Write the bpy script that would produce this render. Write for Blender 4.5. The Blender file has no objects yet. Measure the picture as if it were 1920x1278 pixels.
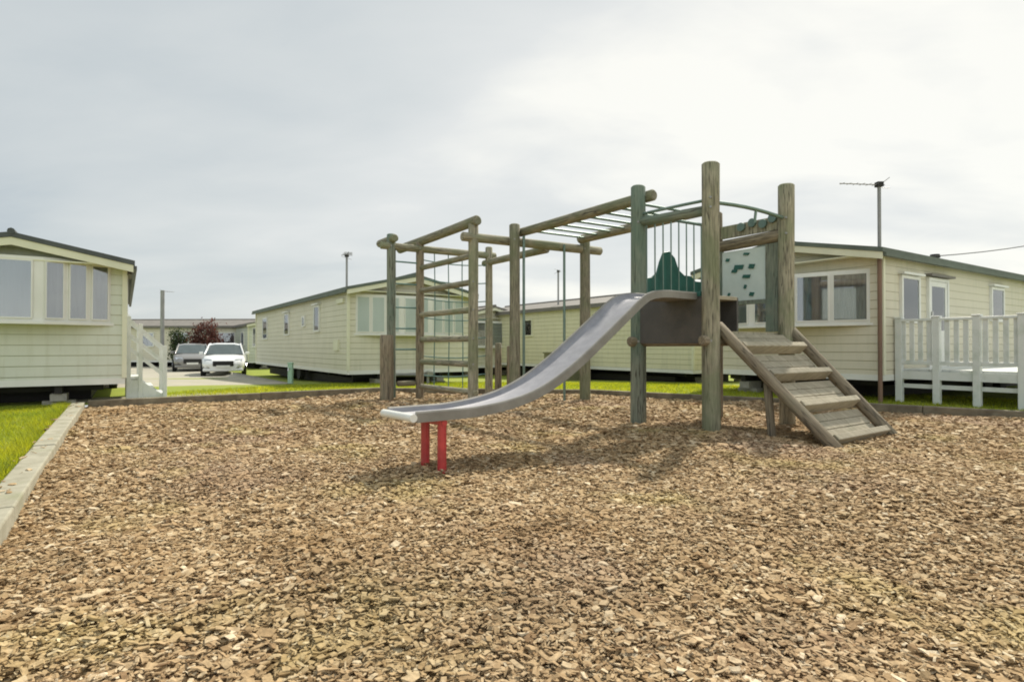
import bpy, math, random
import numpy as np
from mathutils import Vector, Matrix
from mathutils.geometry import delaunay_2d_cdt

random.seed(7)
rng = np.random.default_rng(11)
C = bpy.context.scene.collection
SC = bpy.context.scene
R = math.radians

# ------------------------------------------------------------------ camera
cam = bpy.data.objects.new('camera', bpy.data.cameras.new('camera'))
C.objects.link(cam)
cam.data.sensor_width = 36.0
cam.data.lens = 36.0 * 1100 / 1920
cam.data.clip_end = 3000
cam.location = (0, 0, 1.0)
cam.rotation_euler = (R(90) + math.atan(11 / 1100), 0, 0)
SC.camera = cam

# ------------------------------------------------------------------ world and sun
SUN_EL, SUN_AZ = R(50), math.atan2(.49, .87)          # azimuth measured from +Y towards +X
w = bpy.data.worlds.new('World'); SC.world = w; w.use_nodes = True
nt = w.node_tree; nt.nodes.clear()
def N(t, **k):
    n = nt.nodes.new(t)
    for a, b in k.items(): setattr(n, a, b)
    return n
def wmath(op, a, b=None, clamp=False):
    n = N('ShaderNodeMath', operation=op); n.use_clamp = clamp
    for i, x in enumerate((a, b)):
        if x is None: continue
        if isinstance(x, (int, float)): n.inputs[i].default_value = x
        else: nt.links.new(x, n.inputs[i])
    return n.outputs[0]
def wmix(fac, a, b, blend='MIX'):
    n = N('ShaderNodeMix', data_type='RGBA', blend_type=blend)
    for i, x in ((0, fac), (6, a), (7, b)):
        if isinstance(x, (int, float)): n.inputs[i].default_value = x
        elif isinstance(x, tuple): n.inputs[i].default_value = (*x, 1)
        else: nt.links.new(x, n.inputs[i])
    return n.outputs[2]
tc = N('ShaderNodeTexCoord')
sep = N('ShaderNodeSeparateXYZ'); nt.links.new(tc.outputs['Generated'], sep.inputs[0])
# project the direction on a flat cloud deck so that the clouds flatten towards the horizon
zz = wmath('ADD', wmath('MAXIMUM', sep.outputs[2], 0.0), 0.22)
comb = N('ShaderNodeCombineXYZ')
nt.links.new(wmath('DIVIDE', sep.outputs[0], zz), comb.inputs[0])
nt.links.new(wmath('DIVIDE', sep.outputs[1], zz), comb.inputs[1])
def cloud(scale, detail, rough, off, dist=0.0):
    m = N('ShaderNodeMapping'); m.inputs['Location'].default_value = off
    m.inputs['Rotation'].default_value = (0, 0, R(14)); m.inputs['Scale'].default_value = (.75, 1.3, 1)
    nt.links.new(comb.outputs[0], m.inputs[0])
    t = N('ShaderNodeTexNoise'); t.inputs['Scale'].default_value = scale
    t.inputs['Detail'].default_value = detail; t.inputs['Roughness'].default_value = rough
    t.inputs['Distortion'].default_value = dist
    nt.links.new(m.outputs[0], t.inputs['Vector'])
    return t.outputs['Fac']
big = cloud(0.75, 4, .5, (3.1, 1.7, 0), .5)
fine = cloud(2.2, 6, .55, (.3, 5.2, 0), .3)
dn = N('ShaderNodeVectorMath', operation='DOT_PRODUCT')
nt.links.new(tc.outputs['Generated'], dn.inputs[0])
gdir = Vector((.42, .80, .50)).normalized(); dn.inputs[1].default_value = gdir
glow = wmath('POWER', wmath('MAXIMUM', dn.outputs['Value'], 0.0), 5.0)
side = wmath('MULTIPLY', sep.outputs[0], .26)           # bluer to the -x side
den = wmath('ADD', wmath('MULTIPLY', wmath('SUBTRACT', big, .5), 1.05), wmath('MULTIPLY', wmath('SUBTRACT', fine, .5), .50))
low = wmath('MULTIPLY', wmath('POWER', wmath('SUBTRACT', 1.0, wmath('MAXIMUM', sep.outputs[2], 0.0)), 6.0), .36)
t = wmath('ADD', wmath('ADD', wmath('ADD', den, side), wmath('MULTIPLY', glow, .56)), wmath('ADD', low, .40))
cr = N('ShaderNodeValToRGB'); nt.links.new(t, cr.inputs[0])
e = cr.color_ramp.elements
e[0].position = .0; e[0].color = (.40, .465, .52, 1)
e[1].position = 1.0; e[1].color = (.93, .92, .85, 1)
for p, c in ((.3, (.555, .60, .61, 1)), (.55, (.65, .68, .672, 1)), (.78, (.74, .755, .735, 1))):
    x = e.new(p); x.color = c
back = wmath('ADD', 1.0, wmath('MULTIPLY', wmath('MAXIMUM', wmath('MULTIPLY', sep.outputs[1], -1.0), 0.0), .9))  # sky raised behind the camera, added fill for the shaded caravan walls
bk = N('ShaderNodeBackground'); nt.links.new(cr.outputs[0], bk.inputs[0]); nt.links.new(back, bk.inputs[1])
sky = N('ShaderNodeTexSky', sky_type='NISHITA'); sky.sun_disc = False
sky.sun_elevation = SUN_EL; sky.sun_rotation = SUN_AZ
bs = N('ShaderNodeBackground'); nt.links.new(sky.outputs[0], bs.inputs[0]); bs.inputs[1].default_value = .1
mx = N('ShaderNodeMixShader'); mx.inputs[0].default_value = .90
nt.links.new(bs.outputs[0], mx.inputs[1]); nt.links.new(bk.outputs[0], mx.inputs[2])
wo = N('ShaderNodeOutputWorld'); nt.links.new(mx.outputs[0], wo.inputs[0])

sl = bpy.data.lights.new('sun', 'SUN'); sl.energy = 4.9; sl.angle = R(2.0); sl.color = (1, .93, .80)
so = bpy.data.objects.new('sun', sl); C.objects.link(so)
ts = Vector((math.sin(SUN_AZ) * math.cos(SUN_EL), math.cos(SUN_AZ) * math.cos(SUN_EL), math.sin(SUN_EL)))
so.rotation_euler = ts.to_track_quat('Z', 'Y').to_euler(); so.location = ts * 60

vs = SC.view_settings
vs.view_transform = 'Standard'; vs.look = 'None'; vs.exposure = 0.14; vs.gamma = 1
SC.cycles.filter_width = 1.9
SC.cycles.use_denoising = True

# ------------------------------------------------------------------ materials
def pm(name, c1, c2=None, scale=6.0, stretch=(1, 1, 1), rough=.7, bump=0.0, bscale=None, metal=0.0,
       spots=None, perobj=.0, siding=None, island=.0, coat=0.0, spec=None, crack=False):
    """c1/c2 blended by noise in object space; spots=(colour, scale, threshold, amount) for stains; siding=board height."""
    m = bpy.data.materials.new(name); m.use_nodes = True
    n_ = m.node_tree.nodes; L = m.node_tree.links
    b = n_['Principled BSDF']; b.inputs['Roughness'].default_value = rough; b.inputs['Metallic'].default_value = metal
    if spec is not None: b.inputs['Specular IOR Level'].default_value = spec
    if coat: b.inputs['Coat Weight'].default_value = coat; b.inputs['Coat Roughness'].default_value = .06
    tc = n_.new('ShaderNodeTexCoord'); mp = n_.new('ShaderNodeMapping'); mp.inputs['Scale'].default_value = stretch
    L.new(tc.outputs['Object'], mp.inputs[0])
    oi = n_.new('ShaderNodeObjectInfo')
    if perobj:
        vm = n_.new('ShaderNodeVectorMath'); vm.operation = 'SCALE'; vm.inputs[0].default_value = (31, 17, 23)
        L.new(oi.outputs['Random'], vm.inputs['Scale']); L.new(vm.outputs[0], mp.inputs['Location'])
    def noise(sc, det=5, src=None):
        t = n_.new('ShaderNodeTexNoise'); t.inputs['Scale'].default_value = sc; t.inputs['Detail'].default_value = det
        t.inputs['Roughness'].default_value = .6
        L.new((src or mp).outputs[0], t.inputs['Vector']); return t.outputs['Fac']
    def mth(op, a, b2):
        q = n_.new('ShaderNodeMath'); q.operation = op
        for i, x in enumerate((a, b2)):
            if isinstance(x, (int, float)): q.inputs[i].default_value = x
            else: L.new(x, q.inputs[i])
        return q.outputs[0]
    def mixc(f, a, b2, blend='MIX'):
        q = n_.new('ShaderNodeMix'); q.data_type = 'RGBA'; q.blend_type = blend
        for i, x in ((0, f), (6, a), (7, b2)):
            if isinstance(x, (int, float)): q.inputs[i].default_value = x
            elif isinstance(x, tuple): q.inputs[i].default_value = (*x[:3], 1)
            else: L.new(x, q.inputs[i])
        return q.outputs[2]
    c2 = c2 or tuple(x * .8 for x in c1)
    rmp = n_.new('ShaderNodeMapRange'); rmp.inputs[1].default_value = .32; rmp.inputs[2].default_value = .68
    nf = noise(scale); L.new(nf, rmp.inputs[0])
    col = mixc(rmp.outputs[0], c1, c2)
    if crack:
        mpc = n_.new('ShaderNodeMapping'); mpc.inputs['Scale'].default_value = (9, 9, .45); L.new(tc.outputs['Object'], mpc.inputs[0])
        if perobj: L.new(vm.outputs[0], mpc.inputs['Location'])
        d_ = mth('ABSOLUTE', mth('SUBTRACT', noise(1.6, 3, mpc), .5), 0.0)
        r4 = n_.new('ShaderNodeMapRange'); r4.inputs[1].default_value = .004; r4.inputs[2].default_value = .022; r4.inputs[3].default_value = .85; r4.inputs[4].default_value = 0.0
        L.new(d_, r4.inputs[0]); col = mixc(r4.outputs[0], col, (.045, .038, .028))
    if spots:
        sc_, ss, th, am = spots
        r2 = n_.new('ShaderNodeMapRange'); r2.inputs[1].default_value = th; r2.inputs[2].default_value = th + .16; r2.inputs[4].default_value = am
        tcm = n_.new('ShaderNodeMapping'); L.new(tc.outputs['Object'], tcm.inputs[0])
        if perobj: L.new(vm.outputs[0], tcm.inputs['Location'])
        L.new(noise(ss, 4, tcm), r2.inputs[0]); col = mixc(r2.outputs[0], col, sc_)
    if perobj:
        g = mth('ADD', mth('MULTIPLY', oi.outputs['Random'], perobj), 1 - perobj / 2)
        hv = n_.new('ShaderNodeHueSaturation'); L.new(col, hv.inputs['Color']); L.new(g, hv.inputs['Value']); col = hv.outputs[0]
    if island:
        gm = n_.new('ShaderNodeNewGeometry')
        g = mth('ADD', mth('MULTIPLY', gm.outputs['Random Per Island'], island), 1 - island / 2)
        hv = n_.new('ShaderNodeHueSaturation'); L.new(col, hv.inputs['Color']); L.new(g, hv.inputs['Value']); col = hv.outputs[0]
    hgt = None
    if bump: hgt = mth('MULTIPLY', noise(bscale or scale * 2, 6), bump)
    if siding:
        sp = n_.new('ShaderNodeSeparateXYZ'); L.new(tc.outputs['Object'], sp.inputs[0])
        fr = mth('FRACT', mth('DIVIDE', sp.outputs[2], siding), 0.0)
        prof = mth('MINIMUM', mth('MULTIPLY', mth('SUBTRACT', 1.0, fr), 1.0), mth('MULTIPLY', fr, 10.0))
        hgt = mth('ADD', hgt, mth('MULTIPLY', prof, 1.0)) if hgt is not None else prof
        ln = mth('LESS_THAN', fr, .07); col = mixc(mth('MULTIPLY', ln, .35), col, tuple(x * .35 for x in c1))
        # rain streaks
        mp2 = n_.new('ShaderNodeMapping'); mp2.inputs['Scale'].default_value = (5, 5, .5); L.new(tc.outputs['Object'], mp2.inputs[0])
        st = noise(2.0, 5, mp2); r3 = n_.new('ShaderNodeMapRange'); r3.inputs[1].default_value = .5; r3.inputs[2].default_value = .75; r3.inputs[4].default_value = .42
        L.new(st, r3.inputs[0]); col = mixc(r3.outputs[0], col, (.42, .42, .30))
    if hgt is not None:
        bp = n_.new('ShaderNodeBump'); bp.inputs['Strength'].default_value = .6; bp.inputs['Distance'].default_value = .02
        L.new(hgt, bp.inputs['Height']); L.new(bp.outputs[0], b.inputs['Normal'])
    L.new(col, b.inputs['Base Color'])
    return m

M = {}
M['timber'] = pm('weathered_timber', (.365, .335, .245), (.165, .15, .105), 13, (3, 3, .35), .85, .5, 16, spots=((.16, .185, .10), 1.6, .46, .65), crack=True, perobj=.35)
M['timber_brown'] = pm('brown_timber', (.27, .225, .155), (.15, .12, .08), 13, (3, 3, .35), .85, .5, 16, spots=((.19, .19, .12), 2.0, .52, .5), crack=True, perobj=.3)
M['timber_green'] = pm('algae_timber', (.24, .255, .20), (.13, .15, .115), 13, (3, 3, .35), .85, .5, 16, spots=((.10, .165, .13), 1.1, .44, .6), crack=True, perobj=.2)
M['plank'] = pm('plank_timber', (.40, .36, .27), (.26, .23, .165), 5, (1, 8, 1), .85, .4, 18, spots=((.20, .19, .13), 3.0, .52, .6), perobj=.3)
M['edging'] = pm('edging_timber', (.37, .35, .27), (.25, .235, .17), 6, (1, 1, 1), .85, .4, 20, spots=((.21, .22, .12), 2.2, .55, .6))
M['edging_shade'] = pm('shaded_edging_timber', (.20, .17, .115), (.11, .09, .06), 6, (1, 1, 1), .9, .4, 20, spots=((.30, .28, .20), 1.8, .56, .6))  # back edging: shade on its near face put into the timber colour
M['steel'] = pm('brushed_steel', (.30, .30, .325), (.235, .235, .26), 9, (1, 1, 1), .6, .05, 30, metal=.25, spots=((.26, .26, .265), 3.0, .5, .6))
M['steel_edge'] = pm('slide_edge_steel', (.27, .26, .235), (.20, .19, .17), 6, (1, 1, 1), .55, metal=.3)
M['red'] = pm('red_paint', (.50, .045, .045), (.36, .03, .035), 8, (1, 1, 1), .35, spots=((.30, .10, .08), 7, .62, .6), coat=.3)
M['panel'] = pm('dark_panel', (.085, .078, .072), (.06, .055, .052), 4, (1, 1, 1), .6, .1, 20, spots=((.12, .10, .085), 3, .5, .5))
M['green_paint'] = pm('dark_green_paint', (.028, .125, .10), (.018, .085, .068), 5, (1, 1, 1), .4)
M['tube'] = pm('grey_green_tube', (.19, .26, .23), (.13, .19, .165), 6, (1, 1, 1), .4, metal=.5)
M['clear'] = pm('pale_sheet', (.60, .66, .63), (.50, .57, .545), 3, (1, 1, 1), .25)
M['rope'] = pm('blue_green_rope', (.16, .27, .25), (.10, .18, .17), 20, (1, 1, 1), .9)
M['siding_green'] = pm('pale_green_siding', (.60, .62, .53), (.545, .57, .475), 1.5, (1, 1, 1), .55, siding=.17)
M['siding_cream'] = pm('cream_siding', (.62, .595, .475), (.57, .55, .435), 1.5, (1, 1, 1), .55, siding=.15)
M['siding_yellow'] = pm('yellow_cream_siding', (.66, .63, .44), (.61, .58, .405), 1.5, (1, 1, 1), .55, siding=.15)
M['siding_warm'] = pm('warm_cream_siding', (.62, .58, .455), (.57, .535, .42), 1.5, (1, 1, 1), .55, siding=.15)
M['white'] = pm('white_plastic', (.71, .71, .67), (.65, .655, .61), 3, (1, 1, 1), .4, spots=((.60, .62, .54), 3.5, .58, .5))
M['white_deck'] = pm('white_deck_plastic', (.64, .66, .64), (.57, .60, .575), 3, (1, 1, 1), .45, spots=((.42, .47, .40), 3, .52, .6))
M['fascia'] = pm('cream_fascia', (.70, .69, .53), (.62, .62, .47), 2, (1, 1, 1), .5)
M['roof_dark'] = pm('slate_grey_roof', (.075, .085, .085), (.05, .058, .058), 4, (1, 1, 1), .6, .3, 25)
M['roof_green'] = pm('grey_green_roof', (.11, .135, .11), (.08, .10, .08), 4, (1, 1, 1), .6, .3, 25)
M['roof_grey'] = pm('grey_brown_roof', (.19, .175, .155), (.14, .13, .115), 4, (1, 1, 1), .7, .3, 25)
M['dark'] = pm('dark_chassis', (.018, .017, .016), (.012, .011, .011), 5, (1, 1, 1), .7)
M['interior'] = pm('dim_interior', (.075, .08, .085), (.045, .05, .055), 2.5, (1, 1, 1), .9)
M['curtain'] = pm('curtain_cloth', (.42, .40, .40), (.28, .27, .27), 9, (3, 3, .1), .95, .6, 14)
M['net'] = pm('pale_net_cloth', (.62, .70, .67), (.56, .64, .62), 3, (1, 1, .2), .95)
M['net_glass'] = pm('pale_misted_glass', (.44, .50, .475), (.37, .43, .41), 2, (1, 1, .4), .2, spec=.3)
M['blind'] = pm('blind_cloth', (.36, .41, .40), (.30, .345, .34), 4, (1, 1, .2), .95)
M['block'] = pm('concrete_block', (.36, .345, .30), (.26, .25, .22), 9, (1, 1, 1), .95, .4, 30)
M['concrete'] = pm('path_concrete', (.40, .375, .30), (.33, .31, .25), 1.2, (1, 1, 1), .95, .3, 40, spots=((.27, .26, .19), .7, .52, .5))
M['pole'] = pm('galvanised_pole', (.30, .30, .29), (.22, .22, .22), 6, (1, 1, .3), .5, metal=.4)
M['pole_brown'] = pm('rusty_brown_pole', (.20, .115, .075), (.14, .085, .06), 6, (1, 1, .3), .6)
M['rubber'] = pm('black_rubber', (.02, .02, .021), (.015, .015, .016), 10, (1, 1, 1), .8)
M['car_white'] = pm('white_car_paint', (.80, .81, .82), (.78, .79, .80), 2, (1, 1, 1), .3, coat=.8)
M['car_grey'] = pm('silver_grey_car_paint', (.24, .235, .225), (.22, .215, .205), 2, (1, 1, 1), .35, metal=.3, coat=.6)
M['car_glass'] = pm('car_glass', (.10, .125, .13), (.08, .10, .105), 2, (1, 1, 1), .08)
M['chrome'] = pm('bright_metal', (.65, .65, .66), None, 3, (1, 1, 1), .2, metal=.9)
M['lamp_lens'] = pm('lamp_lens', (.55, .58, .62), (.4, .43, .47), 6, (1, 1, 1), .1)
M['plate'] = pm('number_plate', (.78, .78, .74), None, 3, (1, 1, 1), .4)
M['bark_dark'] = pm('trunk_bark', (.08, .06, .045), (.05, .04, .03), 10, (1, 1, .3), .95, .5, 20)
M['leaf_red'] = pm('copper_leaf', (.115, .045, .035), (.07, .03, .025), 3, (1, 1, 1), .6, island=1.0)
M['leaf_green'] = pm('green_leaf', (.055, .08, .03), (.035, .055, .022), 3, (1, 1, 1), .6, island=1.0)
M['grass'] = pm('grass_blade', (.30, .33, .026), (.17, .235, .022), .8, (1, 1, 1), .6, island=.8, spots=((.30, .29, .05), .5, .55, .5))
M['lawn'] = pm('lawn_ground', (.24, .28, .026), (.18, .23, .022), .9, (1, 1, 1), .95, .5, 60, spots=((.24, .23, .05), .35, .55, .5))
M['tap_green'] = pm('pale_green_enamel', (.35, .52, .42), (.30, .45, .37), 4, (1, 1, 1), .5)
M['shed'] = pm('olive_box_paint', (.19, .185, .10), (.145, .14, .08), 4, (1, 1, 1), .7, .2, 20)

def translucent(m, amt, tint):
    n_ = m.node_tree.nodes; L = m.node_tree.links; b = n_['Principled BSDF']
    src = b.inputs['Base Color'].links[0].from_socket
    t = n_.new('ShaderNodeBsdfTranslucent'); q = n_.new('ShaderNodeMix'); q.data_type = 'RGBA'; q.blend_type = 'MULTIPLY'; q.inputs[0].default_value = 1
    L.new(src, q.inputs[6]); q.inputs[7].default_value = (*tint, 1); L.new(q.outputs[2], t.inputs[0])
    mx = n_.new('ShaderNodeMixShader'); mx.inputs[0].default_value = amt
    L.new(b.outputs[0], mx.inputs[1]); L.new(t.outputs[0], mx.inputs[2]); L.new(mx.outputs[0], n_['Material Output'].inputs[0])
translucent(M['grass'], .5, (2.2, 1.9, .8)); translucent(M['leaf_red'], .35, (1.6, 1.2, 1.0)); translucent(M['leaf_green'], .35, (1.5, 1.5, .8))
def glass_mat():
    m = bpy.data.materials.new('window_glass'); m.use_nodes = True
    n_ = m.node_tree.nodes; L = m.node_tree.links; n_.remove(n_['Principled BSDF'])
    tr = n_.new('ShaderNodeBsdfTransparent'); tr.inputs[0].default_value = (.82, .84, .86, 1)
    gl = n_.new('ShaderNodeBsdfGlossy'); gl.inputs['Roughness'].default_value = .03; gl.inputs[0].default_value = (.9, .93, .95, 1)
    fr = n_.new('ShaderNodeFresnel'); fr.inputs[0].default_value = 1.5
    a = n_.new('ShaderNodeMath'); a.operation = 'MULTIPLY_ADD'; a.inputs[1].default_value = 1.3; a.inputs[2].default_value = .10
    L.new(fr.outputs[0], a.inputs[0])
    mx = n_.new('ShaderNodeMixShader'); L.new(a.outputs[0], mx.inputs[0]); L.new(tr.outputs[0], mx.inputs[1]); L.new(gl.outputs[0], mx.inputs[2])
    L.new(mx.outputs[0], n_['Material Output'].inputs[0]); return m
M['glass'] = glass_mat()

def bark_mats():
    out = []
    for nm, isl in (('bark_bed', False), ('bark_chip', True)):
        m = bpy.data.materials.new(nm); m.use_nodes = True
        n_ = m.node_tree.nodes; L = m.node_tree.links; b = n_['Principled BSDF']; b.inputs['Roughness'].default_value = .9
        b.inputs['Specular IOR Level'].default_value = .25
        tc = n_.new('ShaderNodeTexCoord')
        cr = n_.new('ShaderNodeValToRGB'); e = cr.color_ramp.elements
        pal = [(0, (.19, .115, .055)), (.10, (.29, .19, .095)), (.32, (.37, .255, .135)), (.55, (.425, .30, .165)), (.78, (.47, .345, .20)), (.93, (.54, .425, .27)), (1, (.64, .535, .375))]
        e[0].position = 0; e[0].color = (*pal[0][1], 1); e[1].position = 1; e[1].color = (*pal[-1][1], 1)
        for p, c in pal[1:-1]: x = e.new(p); x.color = (*c, 1)
        if isl:
            g = n_.new('ShaderNodeNewGeometry'); L.new(g.outputs['Random Per Island'], cr.inputs[0])
        else:
            v = n_.new('ShaderNodeTexVoronoi'); v.inputs['Scale'].default_value = 26; L.new(tc.outputs['Object'], v.inputs['Vector'])
            s = n_.new('ShaderNodeSeparateColor'); L.new(v.outputs['Color'], s.inputs[0])
            q = n_.new('ShaderNodeMath'); q.operation = 'MULTIPLY'; q.inputs[1].default_value = 1.0
            L.new(s.outputs[0], q.inputs[0]); L.new(q.outputs[0], cr.inputs[0])
            bp = n_.new('ShaderNodeBump'); bp.inputs['Distance'].default_value = .03; L.new(v.outputs['Distance'], bp.inputs['Height']); L.new(bp.outputs[0], b.inputs['Normal'])
        # broad patches: pinkish grey, damp orange, yellowish
        col = cr.outputs[0]
        for (sc_, th, cc, am, off) in ((.55, .52, (.36, .25, .20), .35, 0), (.8, .56, (.30, .17, .06), .40, 9), (1.1, .56, (.46, .40, .14), .35, 21), (2.2, .56, (.17, .115, .06), .40, 33), (.35, .56, (.20, .14, .085), .35, 50)):
            mp = n_.new('ShaderNodeMapping'); mp.inputs['Location'].default_value = (off, off, 0); L.new(tc.outputs['Object'], mp.inputs[0])
            t = n_.new('ShaderNodeTexNoise'); t.inputs['Scale'].default_value = sc_; t.inputs['Detail'].default_value = 4; L.new(mp.outputs[0], t.inputs['Vector'])
            r = n_.new('ShaderNodeMapRange'); r.inputs[1].default_value = th; r.inputs[2].default_value = th + .15; r.inputs[4].default_value = am; L.new(t.outputs['Fac'], r.inputs[0])
            q = n_.new('ShaderNodeMix'); q.data_type = 'RGBA'; L.new(r.outputs[0], q.inputs[0]); L.new(col, q.inputs[6]); q.inputs[7].default_value = (*cc, 1); col = q.outputs[2]
        if isl:  # wood fibre on each chip
            mp = n_.new('ShaderNodeMapping'); mp.inputs['Scale'].default_value = (60, 60, 60); L.new(tc.outputs['Object'], mp.inputs[0])
            t = n_.new('ShaderNodeTexNoise'); t.inputs['Scale'].default_value = 1.0; t.inputs['Detail'].default_value = 4; L.new(mp.outputs[0], t.inputs['Vector'])
            r = n_.new('ShaderNodeMapRange'); r.inputs[1].default_value = .3; r.inputs[2].default_value = .7; r.inputs[3].default_value = .72; r.inputs[4].default_value = 1.15; L.new(t.outputs['Fac'], r.inputs[0])
            hv = n_.new('ShaderNodeHueSaturation'); L.new(col, hv.inputs['Color']); L.new(r.outputs[0], hv.inputs['Value']); col = hv.outputs[0]
            t2 = n_.new('ShaderNodeTexNoise'); t2.inputs['Scale'].default_value = 140; t2.inputs['Detail'].default_value = 3; L.new(tc.outputs['Object'], t2.inputs['Vector'])
            bp = n_.new('ShaderNodeBump'); bp.inputs['Strength'].default_value = .7; bp.inputs['Distance'].default_value = .004; L.new(t2.outputs['Fac'], bp.inputs['Height']); L.new(bp.outputs[0], b.inputs['Normal'])
        L.new(col, b.inputs['Base Color']); out.append(m)
    return out
M['bark_bed'], M['bark_chip'] = bark_mats()

# ------------------------------------------------------------------ mesh helpers
WM = {}
class MB:
    def __init__(s): s.v = []; s.f = []; s.m = []; s.sm = []; s.cur = 0
    def add(s, vs, fs, T=None, smooth=False):
        b = len(s.v)
        for p in vs:
            p = Vector(p); s.v.append(T @ p if T is not None else p)
        for f in fs:
            s.f.append([i + b for i in f]); s.m.append(s.cur); s.sm.append(smooth)
        return s
    def box(s, x0, x1, y0, y1, z0, z1, T=None):
        return s.add([(x0, y0, z0), (x1, y0, z0), (x1, y1, z0), (x0, y1, z0), (x0, y0, z1), (x1, y0, z1), (x1, y1, z1), (x0, y1, z1)],
                     [(0, 3, 2, 1), (4, 5, 6, 7), (0, 1, 5, 4), (1, 2, 6, 5), (2, 3, 7, 6), (3, 0, 4, 7)], T)
    def prism(s, poly, h0, h1, T=None):
        """poly (counter-clockwise in x,y) extruded along z."""
        n = len(poly)
        vs = [(x, y, h0) for x, y in poly] + [(x, y, h1) for x, y in poly]
        fs = [tuple(range(n - 1, -1, -1)), tuple(range(n, 2 * n))] + [(i, (i + 1) % n, n + (i + 1) % n, n + i) for i in range(n)]
        return s.add(vs, fs, T)
    def tube(s, pts, r, n=10, T=None, cap=True):
        pts = [Vector(p) for p in pts]; rs = r if isinstance(r, (list, tuple)) else [r] * len(pts)
        vs = []; fs = []; ref = None
        for i, p in enumerate(pts):
            d = (pts[min(i + 1, len(pts) - 1)] - pts[max(i - 1, 0)]).normalized()
            if ref is None: ref = d.orthogonal().normalized()
            ref = (ref - d * ref.dot(d)).normalized(); q = d.cross(ref)
            for k in range(n):
                a = 2 * math.pi * k / n; vs.append(p + (ref * math.cos(a) + q * math.sin(a)) * rs[i])
        for i in range(len(pts) - 1):
            for k in range(n):
                fs.append((i * n + k, i * n + (k + 1) % n, (i + 1) * n + (k + 1) % n, (i + 1) * n + k))
        s.add(vs, fs, T, True)
        if cap:
            m_ = len(pts)
            s.add(vs[:n], [tuple(range(n - 1, -1, -1))], T); s.add(vs[(m_ - 1) * n:], [tuple(range(n))], T)
        return s
    def build(s, name, mats, parent=None, world=None, bevel=0.0, local=True):
        me = bpy.data.meshes.new(name); me.from_pydata([tuple(v) for v in s.v], [], s.f)
        if not isinstance(mats, (list, tuple)): mats = [mats]
        for m_ in mats: me.materials.append(m_)
        me.polygons.foreach_set('material_index', s.m); me.polygons.foreach_set('use_smooth', s.sm); me.update()
        o = bpy.data.objects.new(name, me); C.objects.link(o)
        if bevel:
            b = o.modifiers.new('bevel', 'BEVEL'); b.width = bevel; b.segments = 2; b.limit_method = 'ANGLE'; b.angle_limit = R(40)
        setpar(o, parent, world)
        return o
def setpar(o, parent, world=None):
    """world matrix given: keep it under the parent; None: the object shares its parent's frame."""
    if parent is None:
        if world is not None: o.matrix_basis = world
        WM[o] = world if world is not None else Matrix(); return
    o.parent = parent
    if world is None: WM[o] = WM[parent]
    else:
        o.matrix_parent_inverse = WM[parent].inverted(); o.matrix_basis = world; WM[o] = world
def tag(o, label=None, cat=None, group=None, kind=None):
    for k, v in (('label', label), ('category', cat), ('group', group), ('kind', kind)):
        if v: o[k] = v
    return o
def thing(name, label, cat, loc=(0, 0, 0), rz=0.0, group=None):
    o = bpy.data.objects.new(name, None); C.objects.link(o); o.empty_display_size = .2
    m = Matrix.Translation(loc) @ Matrix.Rotation(rz, 4, 'Z'); o.matrix_basis = m; WM[o] = m
    return tag(o, label, cat, group)
def log(name, p0, p1, r, mat, parent, r1=None, n=16, seg=None, wob=.06, label=None):
    """a round timber from p0 to p1, its mesh along local z, slightly uneven, with chamfered ends."""
    p0, p1 = Vector(p0), Vector(p1); d = p1 - p0; L_ = d.length; r1 = r1 or r
    seg = seg or max(3, int(L_ / .35)); ch = min(.018, r * .3)
    zs = [0, ch] + [L_ * k / seg for k in range(1, seg)] + [L_ - ch, L_]
    ph = [random.uniform(0, 6.28) for _ in range(4)]
    vs = []; fs = []
    for j, z in enumerate(zs):
        rr = r + (r1 - r) * z / L_
        if j in (0, len(zs) - 1): rr -= ch
        for k in range(n):
            a = 2 * math.pi * k / n
            q = rr * (1 + wob * .5 * math.sin(2 * a + ph[0] + z) + wob * .4 * math.sin(3 * a + ph[1] - 1.7 * z) + wob * .3 * math.sin(z * 2.3 + ph[2]))
            vs.append((q * math.cos(a), q * math.sin(a), z))
    for j in range(len(zs) - 1):
        for k in range(n): fs.append((j * n + k, j * n + (k + 1) % n, (j + 1) * n + (k + 1) % n, (j + 1) * n + k))
    b = MB(); b.add(vs, fs, None, True); t_ = (len(zs) - 1) * n
    b.add([], [])
    b.f.append(list(range(n - 1, -1, -1))); b.m.append(0); b.sm.append(False)
    b.f.append(list(range(t_, t_ + n))); b.m.append(0); b.sm.append(False)
    W_ = Matrix.Translation(p0) @ d.to_track_quat('Z', 'X').to_matrix().to_4x4()
    o = b.build(name, mat, parent, W_)
    if label: o['label'] = label
    return o
def V2(p, z): return Vector((p[0], p[1], z))

AX = Vector((-.558, .830, 0)).normalized()      # the two directions of the site's layout
BX = Vector((AX.y, -AX.x, 0))
YAW_A = math.atan2(-AX.x, AX.y)                 # turns local +y into AX
YAW_B = math.atan2(-BX.x, BX.y)

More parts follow.
